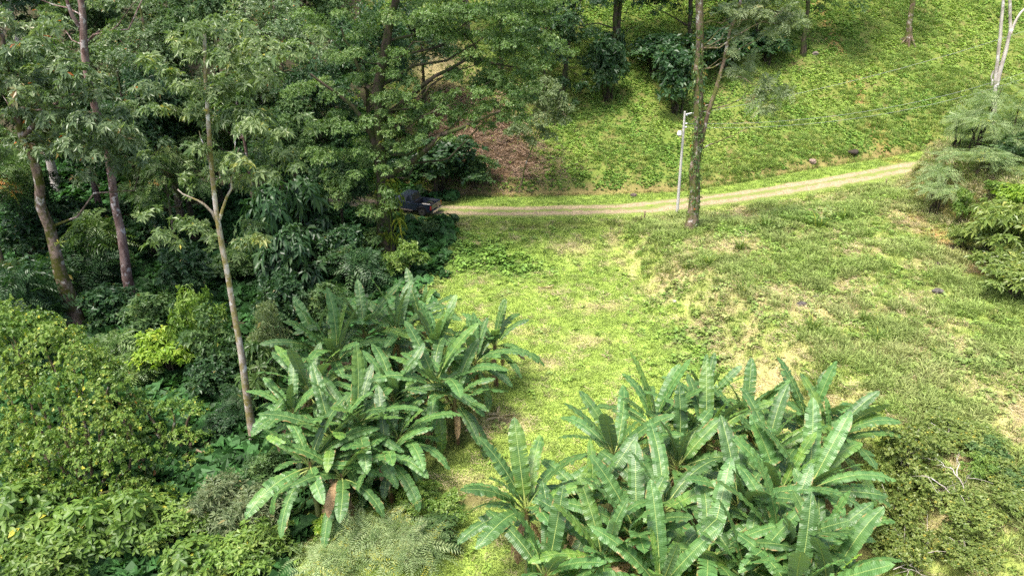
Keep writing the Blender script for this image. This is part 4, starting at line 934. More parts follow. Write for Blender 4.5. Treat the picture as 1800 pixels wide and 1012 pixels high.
vine_mound('smaller vine draped tree between the big vine mass and the slender trunk', [(255, 720, .9, 35), (300, 715, .9, 35), (340, 720, .8, 35), (270, 760, .9, 34), (315, 770, .9, 34), (350, 770, .7, 34.3), (290, 810, .8, 33), (335, 815, .7, 33), (365, 800, .5, 33.5), (240, 700, .8, 36)],
   34, 2, S('fine', L=.22, W=.11, dens=8), M['vine'])
vine_mound('column of hanging vines beside the bright vine covered mass', [(205, 690, .9, 34.5), (225, 730, .8, 33.5), (245, 780, .7, 32.5), (260, 830, .7, 31.5), (270, 880, .7, 30.5), (285, 910, .6, 30), (190, 650, .8, 35)], 32, 3, S('vine', dens=6, L=.24), M['broad'])
FRONT = [
 ('bigleaf', 30, 860, 27.5, 200, 'big leaved shrub at the bottom corner below the vines'),
 ('bigleaf', 130, 890, 27, 200, 'big leaved shrub below the vine mass, second from the corner'),
 ('bigleaf', 225, 870, 27.5, 170, 'big leaved shrub below the hanging vine column'),
 ('fresh', 290, 900, 27.5, 150, 'fresh green shrub between big leaves and grey shrub'),
 ('grey', 370, 850, 29, 150, 'grey green narrow leaved shrub left of the front bananas'),
 ('grey', 430, 870, 28, 150, 'grey green shrub touching the hanging banana leaves'),
 ('fresh', 400, 950, 25.5, 170, 'fresh green shrub at the lower edge under the grey shrubs'),
 ('fresh', 470, 930, 26, 120, 'low fresh green shrub under the hanging banana leaves'),
 ('bigleaf', 330, 960, 25, 170, 'big leaved shrub at the lower edge beside the fresh shrub'),
 ('fresh', 60, 970, 24.5, 200, 'fresh shrub at the very bottom corner'),
 ('dense', 460, 800, 31.5, 90, 'shaded shrub behind the hanging banana leaves'),
 ('fresh', 725, 865, 29, 110, 'bright leafy shrub right of the hanging banana leaves'),
 ('fresh', 780, 890, 28, 100, 'bright low shrub left of the lower banana clump'),
 ('dense', 760, 960, 26, 120, 'mid green shrub left of the lowest banana plant'),
 ('feather', 645, 925, 25.5, 200, 'pale feathery shrub at the lower edge below the bananas'),
 ('feather', 715, 930, 25, 190, 'pale feathery shrub beside the lowest banana plant'),
 ('feather', 585, 960, 24.5, 180, 'pale feathery shrub at the lower edge beside big leaves'),
 ('lime', 575, 905, 26.5, 70, 'small bright fern like shrub under the hanging banana leaves'),
]
for q in FRONT: shrub(*q, group='shrubs along the lower edge')
RIGHT = [
 ('mimosa', 1745, 145, 62, 190, 'tall feathery layered shrub at the foot of the pale stems'),
 ('mimosa', 1800, 160, 60, 140, 'feathery layered shrub at the frame edge beside the pale stems'),
 ('mimosa', 1665, 278, 58, 160, 'low spreading feathery shrub over the end of the dirt road'),
 ('mimosa', 1740, 255, 57, 190, 'spreading feathery shrub on top of the bank'),
 ('mimosa', 1790, 205, 60, 170, 'feathery layered shrub crowding the frame edge on the bank'),
 ('mimosa', 1695, 195, 64, 120, 'feathery shrub reaching over the hillside before the pale stems'),
 ('twig', 1700, 395, 51, 70, 'small olive shrub on the lip of the earth bank'),
 ('dense', 1790, 235, 58, 80, 'dark bush inside the feathery shrubs on the bank'),
 ('fresh', 1760, 325, 54, 70, 'bright green shrub on the bank under feathery branches'),
 ('lime', 1790, 320, 52, 90, 'lime green shrub at the frame edge on the bank'),
 ('twig', 1755, 365, 50, 120, 'olive shrub drooping over the red earth bank'),
 ('twig', 1795, 345, 48, 170, 'olive green bush overhanging the red earth bank'),
 ('twig', 1785, 430, 46, 150, 'shaded shrub at the foot of the red earth bank'),
 ('twig', 1800, 465, 43, 150, 'olive shrub low at the frame edge below the bank'),
 ('fresh', 1700, 335, 55, 45, 'grassy green shrub on the edge of the bank'),
]
for q in RIGHT: shrub(*q, group='shrubs on the bank')
LOWR = [
 ('sparse', 1610, 755, 29, 150, 'sparse twiggy shrub right beside the banana clump'),
 ('sparse', 1670, 755, 30, 150, 'sparse twiggy shrub, upper one behind the bare branches'),
 ('sparse', 1580, 850, 27, 140, 'sparse twiggy shrub below the others beside banana leaves'),
 ('sparse', 1660, 840, 27, 150, 'sparse twiggy shrub in the middle of the bare branches'),
 ('sparse', 1600, 930, 25, 150, 'sparse twiggy shrub at the lower edge'),
 ('dense', 1740, 795, 28.5, 90, 'bluish dark leaved plant beside the bare branches'),
 ('dense', 1800, 850, 26.5, 90, 'bluish dark leaved plant at the frame edge'),
 ('sparse', 1700, 930, 25.5, 130, 'sparse twiggy shrub at the lower edge nearest the frame corner'),
 ('sparse', 1550, 800, 28.5, 90, 'sparse twiggy shrub tucked against the banana leaves'),
 ('twig', 1790, 930, 25.2, 130, 'olive leafy shrub at the very corner by the bare branches'),
 ('sparse', 1690, 985, 24.3, 140, 'sparse twiggy shrub cut by the lower edge toward the corner'),
 ('sparse', 1760, 860, 27, 120, 'sparse twiggy shrub between the bluish plants and the corner'),
 ('twig', 1730, 780, 29.5, 100, 'olive leafy shrub uphill of the bluish plants'),
 ('fresh', 1720, 840, 27.5, 70, 'small fresh green plant among the bare branches'),
]
for q in LOWR: shrub(*q, group='shrubs beside the banana clump')

# bare branches standing out of the twiggy shrubs
def bare_branch(label, pts, seed):
    rg = np.random.default_rng(seed); q = np.array([at_y(px, py, Y) for px, py, Y in pts]); base = np.array([q[0][0], q[0][1], ground(q[0][0], q[0][1])])
    q = resample(np.concatenate([[base - [0, 0, .1]], q]) - base, 14); a = Acc(); q[1:-1] += rg.normal(0, .05, (12, 3)); tube(a, q, np.linspace(.05, .018, 14), 6)
    for k in range(4, 14, 2):
        e = q[k] + rg.normal(0, .55, 3) + np.array([0, 0, .25]); tube(a, curve_pts(q[k], e, 5, (0, 0, .08), .04, rg), np.linspace(.024, .007, 5), 4)
        for j in range(2):
            m = q[k] * .5 + e * .5; f = m + rg.normal(0, .35, 3); tube(a, curve_pts(m, f, 4, (0, 0, .05), .02, rg), np.linspace(.012, .005, 4), 4)
    o = link('bare_branch', a.mesh('bare_branch', M['bark_grey'], flat=False)); o.location = base; tag(o, label, 'branch', 'bare branches in the twiggy shrubs')
bare_branch('long bare grey branch arching over the twiggy shrubs', [(1740, 915, 26), (1700, 880, 26.3), (1660, 855, 26.6), (1620, 835, 27)], 1)
bare_branch('bare grey branch at the lower edge of the twiggy shrubs', [(1640, 940, 25), (1610, 985, 24.2), (1570, 1000, 24)], 2)
bare_branch('forked bare twig reaching up beside the bluish plant', [(1700, 900, 26), (1690, 850, 26.4), (1670, 820, 26.8)], 3)
bare_branch('bare twig lying low under the bluish plant', [(1760, 925, 25.4), (1730, 960, 25), (1690, 920, 25.2)], 4)

# ------------------------------------------------------------------ banana plants
def banana_material(name, c_dark, c_mid, dry=False):
    m, nt, out = newmat(name)
    uv = nt.nodes.new('ShaderNodeUVMap'); uv.uv_map = 'UVMap'
    sp = nt.nodes.new('ShaderNodeSeparateXYZ'); nt.links.new(uv.outputs[0], sp.inputs[0])
    oi = nt.nodes.new('ShaderNodeObjectInfo'); geo = nt.nodes.new('ShaderNodeNewGeometry')
    young = mixc(nt, ramp_out(nt, oi.outputs['Random'], .78, 1.0), c_mid, (.16, .27, .035)) if not dry else mixc(nt, oi.outputs['Random'], c_mid, c_dark)
    n1 = noise(nt, 1.6, 4, .6)
    col = mixc(nt, ramp_out(nt, n1.outputs[0], .35, .7), young, c_dark)
    # strip tones imitate light and shade of the pleats; then fine cross veins
    at = nt.nodes.new('ShaderNodeAttribute'); at.attribute_name = 'lv'
    col = mixc(nt, mathn(nt, 'MULTIPLY', at.outputs['Fac'], .34), col, tuple(min(1, x * 1.8 + .02) for x in c_mid))
    wv = mathn(nt, 'SINE', mathn(nt, 'MULTIPLY', mathn(nt, 'ADD', sp.outputs[0], mathn(nt, 'MULTIPLY', mathn(nt, 'ABSOLUTE', sp.outputs[1]), .035)), 260.0))
    col = mixc(nt, mathn(nt, 'MULTIPLY_ADD', wv, .08, .08), col, tuple(min(1, x * 1.6 + .02) for x in c_mid))
    # browned edge in places
    n2 = noise(nt, 2.3, 3, .6)
    hv = nt.nodes.new('ShaderNodeHueSaturation'); nt.links.new(col, hv.inputs['Color']); hsh = nt.nodes.new('ShaderNodeTexWhiteNoise'); hsh.noise_dimensions = '1D'; nt.links.new(oi.outputs['Random'], hsh.inputs['W'])
    nt.links.new(mathn(nt, 'MULTIPLY_ADD', hsh.outputs['Value'], .55, .7), hv.inputs['Value']); col = hv.outputs[0]
    edge = mathn(nt, 'MULTIPLY', ramp_out(nt, mathn(nt, 'ABSOLUTE', sp.outputs[1]), .72, 1.0), ramp_out(nt, n2.outputs[0], .54, .66))
    col = mixc(nt, edge, col, (.3, .2, .07))
    rib = ramp_out(nt, mathn(nt, 'ABSOLUTE', sp.outputs[1]), .05, .03)
    col = mixc(nt, rib, col, (.24, .33, .09) if not dry else (.3, .2, .1))
    col = mixc(nt, mathn(nt, 'MULTIPLY', geo.outputs['Backfacing'], .45), col, (.2, .27, .15) if not dry else c_mid)
    b = nt.nodes.new('ShaderNodeBump'); b.inputs['Strength'].default_value = .25; b.inputs['Distance'].default_value = .01; nt.links.new(wv, b.inputs['Height'])
    leaf_shader(nt, out, col, .24, .42 if not dry else .8, .48 if not dry else .1, (1.1, 1.2, .5), b.outputs[0])
    return m
M['banana'] = banana_material('banana_leaf', (.035, .1, .024), (.072, .152, .036))
M['banana_dry'] = banana_material('banana_dead_leaf', (.16, .1, .05), (.32, .23, .13), True)
M['banana_stem'] = barkmat('banana_stem', (.16, .12, .05), (.2, .22, .07), None, (.14, .08, .04), 3.0)

def banana_leaf_mesh(seed, L, Wd, e0, e1, twist=0.0, dry=False, tear=.35):
    """one leaf lying along +X: stalk, rib and two halves of the blade, torn along the veins"""
    rg = np.random.default_rng(seed); n = 26
    t = np.linspace(0, 1, n + 1); el = np.radians(e0 + (e1 - e0) * (t ** 1.25)); ds = L / n
    x = np.concatenate([[0], np.cumsum(np.cos(el[:-1]) * ds)]); z = np.concatenate([[0], np.cumsum(np.sin(el[:-1]) * ds)])
    y = twist * L * t ** 2 * .18
    C = np.stack([x, y, z], 1); T = nrm(np.gradient(C, axis=0)); S = nrm(np.cross(np.array([0, 0, 1.]), T)); Nn = np.cross(T, S)
    p0 = .15; u = np.clip((t - p0) / (1 - p0), 0, 1)
    prof = np.where(t < p0, .0, np.minimum(1, u / .09) ** .6 * np.minimum(1, (1 - u) / .2) ** .55); prof = prof * (.82 + .18 * np.sin(np.pi * u))
    acc = Acc(); V = []; F = []; UV = []; cnt = 0
    for sg in (-1, 1):
        drop = rg.normal(0, .05); torn = 0.0; zz = rg.uniform(.2, 1.9, n + 1)
        for i in range(n):
            if prof[i] + prof[i + 1] < .02: continue
            if rg.random() < tear: torn = rg.normal(0, .11) ; gap = rg.uniform(.05, .5)
            else: gap = 0.0
            pts = []
            for kk, tt in ((0, i), (1, i + 1)):
                w = prof[tt] * Wd / 2
                fold = .20 + drop + .05 * math.sin(tt * 1.9 + seed) ; sag = .28 * (1 - .3 * u[tt])
                sh = (gap * ds if kk == 0 else 0)
                for f in (0.0, .5, 1.0):
                    zig = (1 if (tt % 2) else -1)
                    off = S[tt] * sg * w * f * (1 - .1 * f) + Nn[tt] * w * (fold * f - (sag + torn) * f * f) + T[tt] * (.10 * w * f * f + sh * f * f) + Nn[tt] * .016 * zig * zz[tt] * f
                    pts.append(C[tt] + off)
                    UV.append((t[tt] * L / 3.2, sg * f))
            V += pts; b = cnt; cnt += 6
            q = [[b, b + 1, b + 4, b + 3], [b + 1, b + 2, b + 5, b + 4]]
            if sg > 0: q = [r[::-1] for r in q]
            F += q
    lvs = np.repeat(rg.random(len(F) // 2) ** 1.5, 2); acc.add(V, F, lvs)
    # stalk and rib
    nv = acc.n; ii = np.arange(0, n + 1, 2)
    rad = np.where(t[ii] < p0 + .02, .036, .018 * (1 - t[ii]) + .004) * (L / 3); rad[-1] = .003
    tube(acc, C[ii] - Nn[ii] * .012, rad, 5, mi=1)
    me = acc.mesh('banana_leaf', [M['banana_dry'] if dry else M['banana'], M['stalk']], flat=(1,))
    ul = me.uv_layers.new(name='UVMap'); vi = np.zeros(len(me.loops), np.int32); me.loops.foreach_get('vertex_index', vi)
    allUV = np.concatenate([np.array(UV), np.zeros((acc.n - nv, 2))]); ul.data.foreach_set('uv', allUV[vi].astype(np.float32).ravel())
    return me
M['stalk'] = plain('leaf_stalk', (.3, .36, .1), .45, 0, .4, .25)
BL = {}
for k, (e0, e1) in enumerate([(83, 70), (76, 52), (68, 28), (58, 4), (47, -18), (36, -34), (22, -50), (2, -66), (-28, -82)]):
    BL[k] = [banana_leaf_mesh(100 + k * 7 + j, 3.7 if k > 0 else 3.3, .69 if k else .5, e0 + random.uniform(-4, 4), e1 + random.uniform(-10, 10), random.uniform(-1, 1), tear=.16 + .12 * (k > 2) + .14 * (k > 5)) for j in range(3)]
BDRY = [banana_leaf_mesh(300 + j, 2.3, .4, -40, -88, random.uniform(-1, 1), True, .5) for j in range(3)]
M['banana_young'] = banana_material('young_banana_leaf', (.15, .27, .03), (.21, .34, .04))
BYOUNG = [banana_leaf_mesh(410 + j, 2.7, .55, 82, 60, random.uniform(-1, 1), tear=.05) for j in range(2)]
for me in BYOUNG: me.materials[0] = M['banana_young']
BBROWN = [banana_leaf_mesh(420 + j, 2.8, .5, 30 - 20 * j, -50, random.uniform(-1, 1), True, .5) for j in range(2)]
def stem_mesh(seed):
    a = Acc(); rg = np.random.default_rng(seed); t = np.linspace(0, 1, 8); p = np.stack([.1 * np.sin(t * 2 + seed), .08 * np.cos(t * 2 + seed) - .08, -.2 + 1.2 * t], 1); p[-1, :2] = 0
    tube(a, p, np.interp(t, [0, .3, 1], [.17, .14, .09]), 9, .15); return a.mesh('banana_stem', M['banana_stem'], flat=False)
STEMS = [stem_mesh(k) for k in range(3)]
def banana(px, py, z, sc, nl, mood, label, group):
    nl = nl + 7
    p = at_z(px, py, z); g = ground(p[0], p[1]); p[2] = max(p[2], g + 1.1)
    o = thing('banana_plant', (p[0], p[1], g), label, 'banana plant', group)
    st = link('stem', STEMS[random.randrange(3)], o); h = p[2] - g; st.scale = (1, 1, h)
    a0 = random.random() * 6.28
    for i in range(nl):
        q = i / (nl - 1); k = min(8, max(0, int(round(q * 6.7 + mood + random.uniform(-.6, .6)))))
        l = link('leaf', random.choice(BL[k]), o); s = sc * random.uniform(.78, 1.1) * (.82 if k == 0 else 1)
        l.location = (0, 0, h - .05 - .12 * q * 2); l.rotation_euler = (random.gauss(0, .17), random.uniform(-.06, .06), a0 + i * 2.4 + random.uniform(-.3, .3)); l.scale = (s, s * random.uniform(.9, 1.12), s)
    if 'new leaf' in label or 'young leaf' in label:
        l = link('young_leaf', BYOUNG[random.randrange(2)], o); l.location = (0, 0, h - .05); l.rotation_euler = (0, 0, random.random() * 6.28); l.scale = (sc, sc, sc); l['label'] = 'bright yellow green young leaf standing up'
    if 'browned leaf' in label or random.random() < .3:
        l = link('browned_leaf', BBROWN[random.randrange(2)], o); l.location = (0, 0, h - .12); l.rotation_euler = (0, 0, random.uniform(3.6, 5.8)); l.scale = (sc, sc, sc); l['label'] = 'dried brown leaf'
    for i in range(random.randint(3, 5)):
        l = link('dead_leaf', random.choice(BDRY), o); s = sc * random.uniform(.7, 1.0)
        l.location = (0, 0, h - .35); l.rotation_euler = (0, 0, random.random() * 6.28); l.scale = (s, s, min(s, (h - .35) / 2.35))
    return o
BA = [
 (625, 748, 1.3, 1.02, 12, 1.2, 'banana plant with a full spreading rosette, middle of the smaller clump'),
 (765, 675, 1.3, 1.02, 12, 1.4, 'banana plant with drooping rosette at the lawn side of the smaller clump'),
 (592, 630, 1.4, 1.05, 10, .2, 'banana plant with leaves held up at the forest side of the smaller clump'),
 (640, 585, 1.6, 1.1, 9, -.2, 'banana plant with the tallest upright leaves at the back of the smaller clump'),
 (700, 585, 1.4, 1.05, 10, .3, 'banana plant at the back of the smaller clump next to the tallest one'),
 (765, 615, 1.1, .9, 9, -.1, 'banana plant with a yellow green new leaf in the smaller clump'),
 (835, 635, 1.0, .92, 11, 1.0, 'banana plant leaning out over the lawn from the smaller clump'),
 (545, 815, .9, .95, 10, 2.0, 'banana plant with hanging leaves low at the forest side of the smaller clump'),
 (515, 725, .9, .85, 9, 1.0, 'banana plant nearest the slender pale trunk'),
 (690, 700, 1.0, .9, 9, .8, 'banana plant hidden between two full rosettes of the smaller clump'),
 (545, 690, 1.1, .95, 10, .7, 'banana plant between the slender trunk and the upright leaves of the smaller clump'),
 (870, 605, .8, .85, 9, .6, 'banana plant farthest out on the lawn in the smaller clump'),
 (560, 610, 1.2, .95, 9, .4, 'banana plant at the back of the smaller clump under the forest shade'),
 (680, 800, .4, .85, 9, 1.8, 'low banana plant with hanging leaves at the front of the smaller clump'),
 (600, 835, .3, .95, 9, 2.2, 'lowest banana plant of the smaller clump with hanging leaves'),
 (700, 770, .3, .9, 9, 2.0, 'banana plant with hanging leaves between the full rosette and the lawn side rosette'),
 (585, 770, 1.0, .95, 10, 1.4, 'banana plant between the low hanging one and the full rosette'),
 (740, 560, 1.0, .85, 8, .2, 'banana plant at the far back of the smaller clump nearest the bank'),
 (800, 700, .6, .85, 9, 1.8, 'banana plant with hanging leaves above bare soil by the lawn'),
]
for q in BA: banana(*q, 'banana plants in the smaller clump')
BB = [
 (925, 895, 1.2, 1.0, 12, .9, 'banana plant alone at the forest end of the large clump'),
 (1165, 895, 1.5, 1.05, 12, 1.3, 'banana plant with a wide rosette in the middle of the large clump'),
 (1080, 800, 1.2, .95, 11, .9, 'banana plant by the browned leaf at the lawn edge of the large clump'),
 (1150, 745, 1.0, .95, 10, .2, 'banana plant with upright leaves against the lawn in the large clump'),
 (1240, 775, 1.3, 1.0, 11, .7, 'banana plant with bright young leaf in the large clump'),
 (1235, 710, .8, .9, 9, .2, 'banana plant at the back of the large clump facing the lawn'),
 (1310, 745, 1.0, .95, 10, .4, 'banana plant at the back of the large clump, straight below the dry slope'),
 (1350, 800, 1.5, 1.0, 11, .9, 'banana plant in the crowded centre back of the large clump'),
 (1420, 750, 1.2, .95, 10, .3, 'banana plant with upright leaves at the terrace side of the large clump'),
 (1455, 775, 1.3, 1.0, 11, .6, 'banana plant at the terrace end of the large clump'),
 (1420, 860, 1.6, 1.0, 11, .9, 'banana plant beside the twiggy shrubs, upper one'),
 (1300, 890, 1.6, 1.0, 11, 1.2, 'banana plant right of the wide rosette in the large clump'),
 (1040, 885, 1.0, .9, 10, 1.0, 'banana plant between the lone one and the wide rosette'),
 (1060, 985, 1.2, .95, 10, .6, 'banana plant at the lower edge below the lone one'),
 (1240, 985, 1.3, 1.0, 10, 1.3, 'banana plant at the lower edge under the wide rosette'),
 (1370, 960, 1.7, 1.05, 11, .7, 'banana plant with tall leaves at the lower edge of the large clump'),
 (1445, 960, 1.5, .95, 10, .7, 'banana plant beside the twiggy shrubs, lower one'),
 (1160, 1030, 1.2, 1.0, 9, .5, 'banana plant cut by the lower edge, middle of the large clump'),
 (960, 1010, .9, .9, 9, .7, 'banana plant cut by the lower edge next to the feathery shrub'),
 (1455, 1040, 1.6, .95, 9, .3, 'banana plant with bright new leaf at the lower edge by twiggy shrubs'),
 (1310, 1010, 1.4, 1.0, 10, .9, 'banana plant cut by the lower edge below the crowded centre'),
 (1120, 940, 1.3, .95, 10, 1.0, 'banana plant under the wide rosette toward the lone one'),
 (1370, 870, 1.5, 1.0, 10, .8, 'banana plant in the crowded centre front of the large clump'),
 (1190, 820, 1.2, .95, 10, .9, 'banana plant behind the wide rosette in the large clump'),
 (1400, 1050, 1.6, 1.0, 9, .5, 'banana plant cut by the lower edge beside the tall leaves'),
]
for q in BB: banana(*q, 'banana plants in the large clump')

# ------------------------------------------------------------------ pickup truck
def bm_obj(name, bm, mat, parent, smooth=False, bevel=0.0):
    if bevel:
        bmesh.ops.bevel(bm, geom=[e for e in bm.edges if e.calc_face_angle(0) > .5], offset=bevel, segments=2, profile=.6, affect='EDGES')
    bmesh.ops.recalc_face_normals(bm, faces=bm.faces)
    me = bpy.data.meshes.new(name); bm.to_mesh(me); bm.free()
    if not smooth: me.shade_flat()
    me.materials.append(mat); return link(name, me, parent)
def box(bm, x0, x1, y0, y1, z0, z1):
    v = [bm.verts.new((x, y, z)) for x in (x0, x1) for y in (y0, y1) for z in (z0, z1)]
    for f in ((0, 1, 3, 2), (4, 6, 7, 5), (0, 4, 5, 1), (2, 3, 7, 6), (0, 2, 6, 4), (1, 5, 7, 3)): bm.faces.new([v[i] for i in f])
def prism(bm, prof, y0, y1):
    a = [bm.verts.new((x, y0, z)) for x, z in prof]; b = [bm.verts.new((x, y1, z)) for x, z in prof]; n = len(prof)
    bm.faces.new(a); bm.faces.new(b[::-1])
    for i in range(n): bm.faces.new((a[i], b[i], b[(i + 1) % n], a[(i + 1) % n]))
def arch(cx, r, z, a0=180, a1=0, n=7): return [(cx + r * math.cos(R(a)), z + r * math.sin(R(a))) for a in np.linspace(a0, a1, n)]
def truck():
    paint = plain('truck_paint', (.028, .038, .06), .2, .3, .5, .2, .6); glass = plain('truck_glass', (.01, .014, .02), .06, 0, .6); black = plain('truck_black', (.012, .012, .013), .6, 0, .3)
    chrome = plain('truck_chrome', (.55, .55, .56), .25, .9); red = plain('truck_lamp', (.35, .012, .015), .2); tyre = plain('truck_tyre', (.03, .028, .026), .85, 0, .2, .4); rimm = plain('truck_rim', (.16, .15, .14), .4, .7); mud = plain('truck_sill', (.16, .13, .1), .7, 0, .2, .5)
    ang = R(180 - 23); u = np.array([math.cos(ang), math.sin(ang)])
    c = at_z(760, 382, .07)[:2]; side = np.array([-u[1], u[0]])     # near rear corner; the vehicle's left flank faces the camera
    if side[1] > 0: sgn = 1
    else: sgn = -1
    ctr = c + u * 2.55 + np.array([-u[1], u[0]]) * (.87 * (1 if (-u[1] * 0 + u[0] * 1) > 0 else -1))
    z0 = ground(ctr[0], ctr[1]) + .06
    t = thing('pickup_truck', (ctr[0], ctr[1], z0), 'dark navy crew cab pickup truck parked on the dirt road under the spreading tree', 'pickup truck', rz=ang)
    # front body, solid from the cab back to the nose
    bm = bmesh.new(); prism(bm, [(-.62, .42), (-.62, 1.06), (.95, 1.08), (2.25, .98), (2.5, .82), (2.5, .48), (2.05, .42)] + arch(1.6, .46, .42, 0, 180)[0:] + [(1.0, .42)], -.86, .86); bm_obj('body', bm, paint, t, bevel=.04)
    bm = bmesh.new()
    lo = [(-.58, -.80), (1.25, -.80), (1.25, .80), (-.58, .80)]; hi = [(-.42, -.64), (.55, -.64), (.55, .64), (-.42, .64)]
    a = [bm.verts.new((x, y, 1.07)) for x, y in lo]; b = [bm.verts.new((x, y, 1.70)) for x, y in hi]; bm.faces.new(a[::-1]); bm.faces.new(b)
    for i in range(4): bm.faces.new((a[i], a[(i + 1) % 4], b[(i + 1) % 4], b[i]))
    bm_obj('cab', bm, paint, t, bevel=.05)
    def win(name, quad, off):
        bm = bmesh.new(); q = [Vector(p) + Vector(off) for p in quad]; f = bm.faces.new([bm.verts.new(p) for p in q]); r = bmesh.ops.extrude_face_region(bm, geom=[f])
        for v in r['geom']:
            if isinstance(v, bmesh.types.BMVert): v.co -= Vector(off) * 1.5
        bm_obj(name, bm, glass, t)
    for s in (-1, 1):
        for xa, xb, xc, xd in ((-.46, .28, .26, -.36), (.36, 1.08, .56, .34)):
            win('window', [(xa, s * .785, 1.13), (xb, s * .785, 1.13), (xc, s * .672, 1.58), (xd, s * .672, 1.58)], (0, s * .012, .003))
    win('rear_window', [(-.565, -.66, 1.15), (-.565, .66, 1.15), (-.458, .56, 1.57), (-.458, -.56, 1.57)], (-.012, 0, .003))
    win('windshield', [(1.17, -.7, 1.14), (1.17, .7, 1.14), (.64, .58, 1.61), (.64, -.58, 1.61)], (.014, 0, .01))
    for s in (-1, 1):                                       # bed sides with wheel arch
        bm = bmesh.new(); prism(bm, [(-2.45, .5), (-2.47, 1.08), (-.64, 1.08), (-.64, .44)] + arch(-1.55, .47, .42, 0, 180), s * .86 - .05, s * .86 + .05) if s > 0 else prism(bm, [(-2.45, .5), (-2.47, 1.08), (-.64, 1.08), (-.64, .44)] + arch(-1.55, .47, .42, 0, 180), -.91, -.81)
        bm_obj('bed_side', bm, paint, t, bevel=.02)
        bm = bmesh.new(); o = [(-1.55 + r * math.cos(R(a)), .42 + r * math.sin(R(a))) for r, lst in ((.53, np.linspace(0, 180, 9)), (.46, np.linspace(180, 0, 9))) for a in lst]; prism(bm, o, s * .93 - .03, s * .93 + .03); bm_obj('fender_flare', bm, black, t)
        bm = bmesh.new(); box(bm, -2.49, -2.40, s * .90 - .06, s * .90 + .06, .66, 1.0); bm_obj('tail_lamp', bm, red, t, bevel=.015)
        bm = bmesh.new(); box(bm, .95, 1.12, s * .99 - .1, s * .99 + .1, 1.08, 1.24); bm_obj('mirror', bm, black, t, bevel=.03)
        bm = bmesh.new(); box(bm, -.6, 1.0, s * .89 - .05, s * .89 + .05, .34, .42); bm_obj('side_step', bm, mud, t)
        for xx in (-.35, .5):
            bm = bmesh.new(); box(bm, xx, xx + .18, s * .872 - .02, s * .872 + .02, .93, .97); bm_obj('door_handle', bm, chrome, t)
    bm = bmesh.new(); box(bm, -2.44, -.64, -.81, .81, .56, .62); box(bm, -.70, -.635, -.81, .81, .62, 1.06); bm_obj('bed_floor', bm, black, t)
    bm = bmesh.new(); box(bm, -2.51, -2.45, -.80, .80, .62, 1.07); bm_obj('tailgate', bm, paint, t, bevel=.015)
    bm = bmesh.new(); box(bm, -2.535, -2.51, -.12, .12, .86, .93); bm_obj('tailgate_handle', bm, black, t)
    bm = bmesh.new(); box(bm, -2.66, -2.50, -.86, .86, .40, .56); bm_obj('rear_bumper', bm, chrome, t, bevel=.03)
    bm = bmesh.new(); box(bm, 2.48, 2.6, -.85, .85, .4, .62); bm_obj('front_bumper', bm, black, t, bevel=.03)
    bm = bmesh.new(); box(bm, -2.3, 2.3, -.55, .55, .3, .5); bm_obj('chassis', bm, black, t)
    bm = bmesh.new(); box(bm, -1.75, -1.0, -.3, .35, .62, .72); bm_obj('cargo_sack', bm, plain('sack', (.4, .38, .34), .8), t, bevel=.04)
    for x in (-1.55, 1.6):
        for s in (-1, 1):
            bm = bmesh.new(); n = 22; pr = [(.25, -.1), (.34, -.125), (.385, -.1), (.39, 0), (.385, .1), (.34, .125), (.25, .1)]
            rings = [[bm.verts.new((x + r * math.cos(2 * math.pi * k / n), s * .80 + y, .39 + r * math.sin(2 * math.pi * k / n))) for r, y in pr] for k in range(n)]
            for k in range(n):
                for j in range(len(pr) - 1): bm.faces.new((rings[k][j], rings[(k + 1) % n][j], rings[(k + 1) % n][j + 1], rings[k][j + 1]))
            wob = bm_obj('wheel', bm, tyre, t, True)
            bm = bmesh.new(); bmesh.ops.create_cone(bm, cap_ends=True, segments=18, radius1=.255, radius2=.255, depth=.17, matrix=Matrix.Translation((x, s * .80, .39)) @ Matrix.Rotation(R(90), 4, 'X')); bm_obj('rim', bm, rimm, wob)
            bm = bmesh.new(); bmesh.ops.create_cone(bm, cap_ends=True, segments=12, radius1=.07, radius2=.06, depth=.06, matrix=Matrix.Translation((x, s * .90, .39)) @ Matrix.Rotation(R(90), 4, 'X')); bm_obj('hub', bm, black, wob)
truck()

# ------------------------------------------------------------------ utility pole, lamp and wires
pb = G(1190, 378); pt = at_y(1204, 196, pb[1])
concrete = plain('pole_concrete', (.5, .48, .44), .8, 0, .2, .15); metal = plain('pole_metal', (.5, .5, .5), .4, .6); lampm = plain('lamp_shell', (.75, .75, .75), .35); wirem = plain('wire_cover', (.3, .32, .3), .6)
po = thing('utility_pole', pb, 'thin grey concrete utility pole with lamp beside the dirt road', 'utility pole')
a = Acc(); L8 = np.linspace(0, 1, 8)[:, None]; tube(a, np.array([0, 0, -.3]) + (pt - pb + np.array([0, 0, .3])) * L8, np.linspace(.14, .085, 8), 12); tube(a, np.array([pt - pb, pt - pb + np.array([0, 0, .02])]), [.085, .001], 12); link('post', a.mesh('post', concrete, flat=False), po)
top = pt - pb
a = Acc(); tube(a, np.array([top + [0, 0, -.25], top + [.5, -.1, -.12], top + [1.0, -.15, -.02]]), .035, 6); link('bracket', a.mesh('bracket', metal, flat=False), po)
for zz in (.3, 1.0, 1.3):
    a = Acc(); q = top + np.array([.12, 0, -zz]); tube(a, np.array([q + [-.02, 0, 0], q + [.06, 0, 0], q + [.1, 0, 0], q + [.14, 0, 0]]), [.03, .06, .04, .06], 8); link('insulator', a.mesh('insulator', lampm, flat=False), po)
lm = thing('street_lamp', pb + top + np.array([-.05, -.12, -1.75]), 'small white street lamp fixed partway up the utility pole', 'street lamp')
a = Acc(); tube(a, np.array([[.0, .02, .1], [-.15, -.1, .2], [-.3, -.2, .18]]), .03, 6); link('arm', a.mesh('lamp_arm', metal, flat=False), lm)
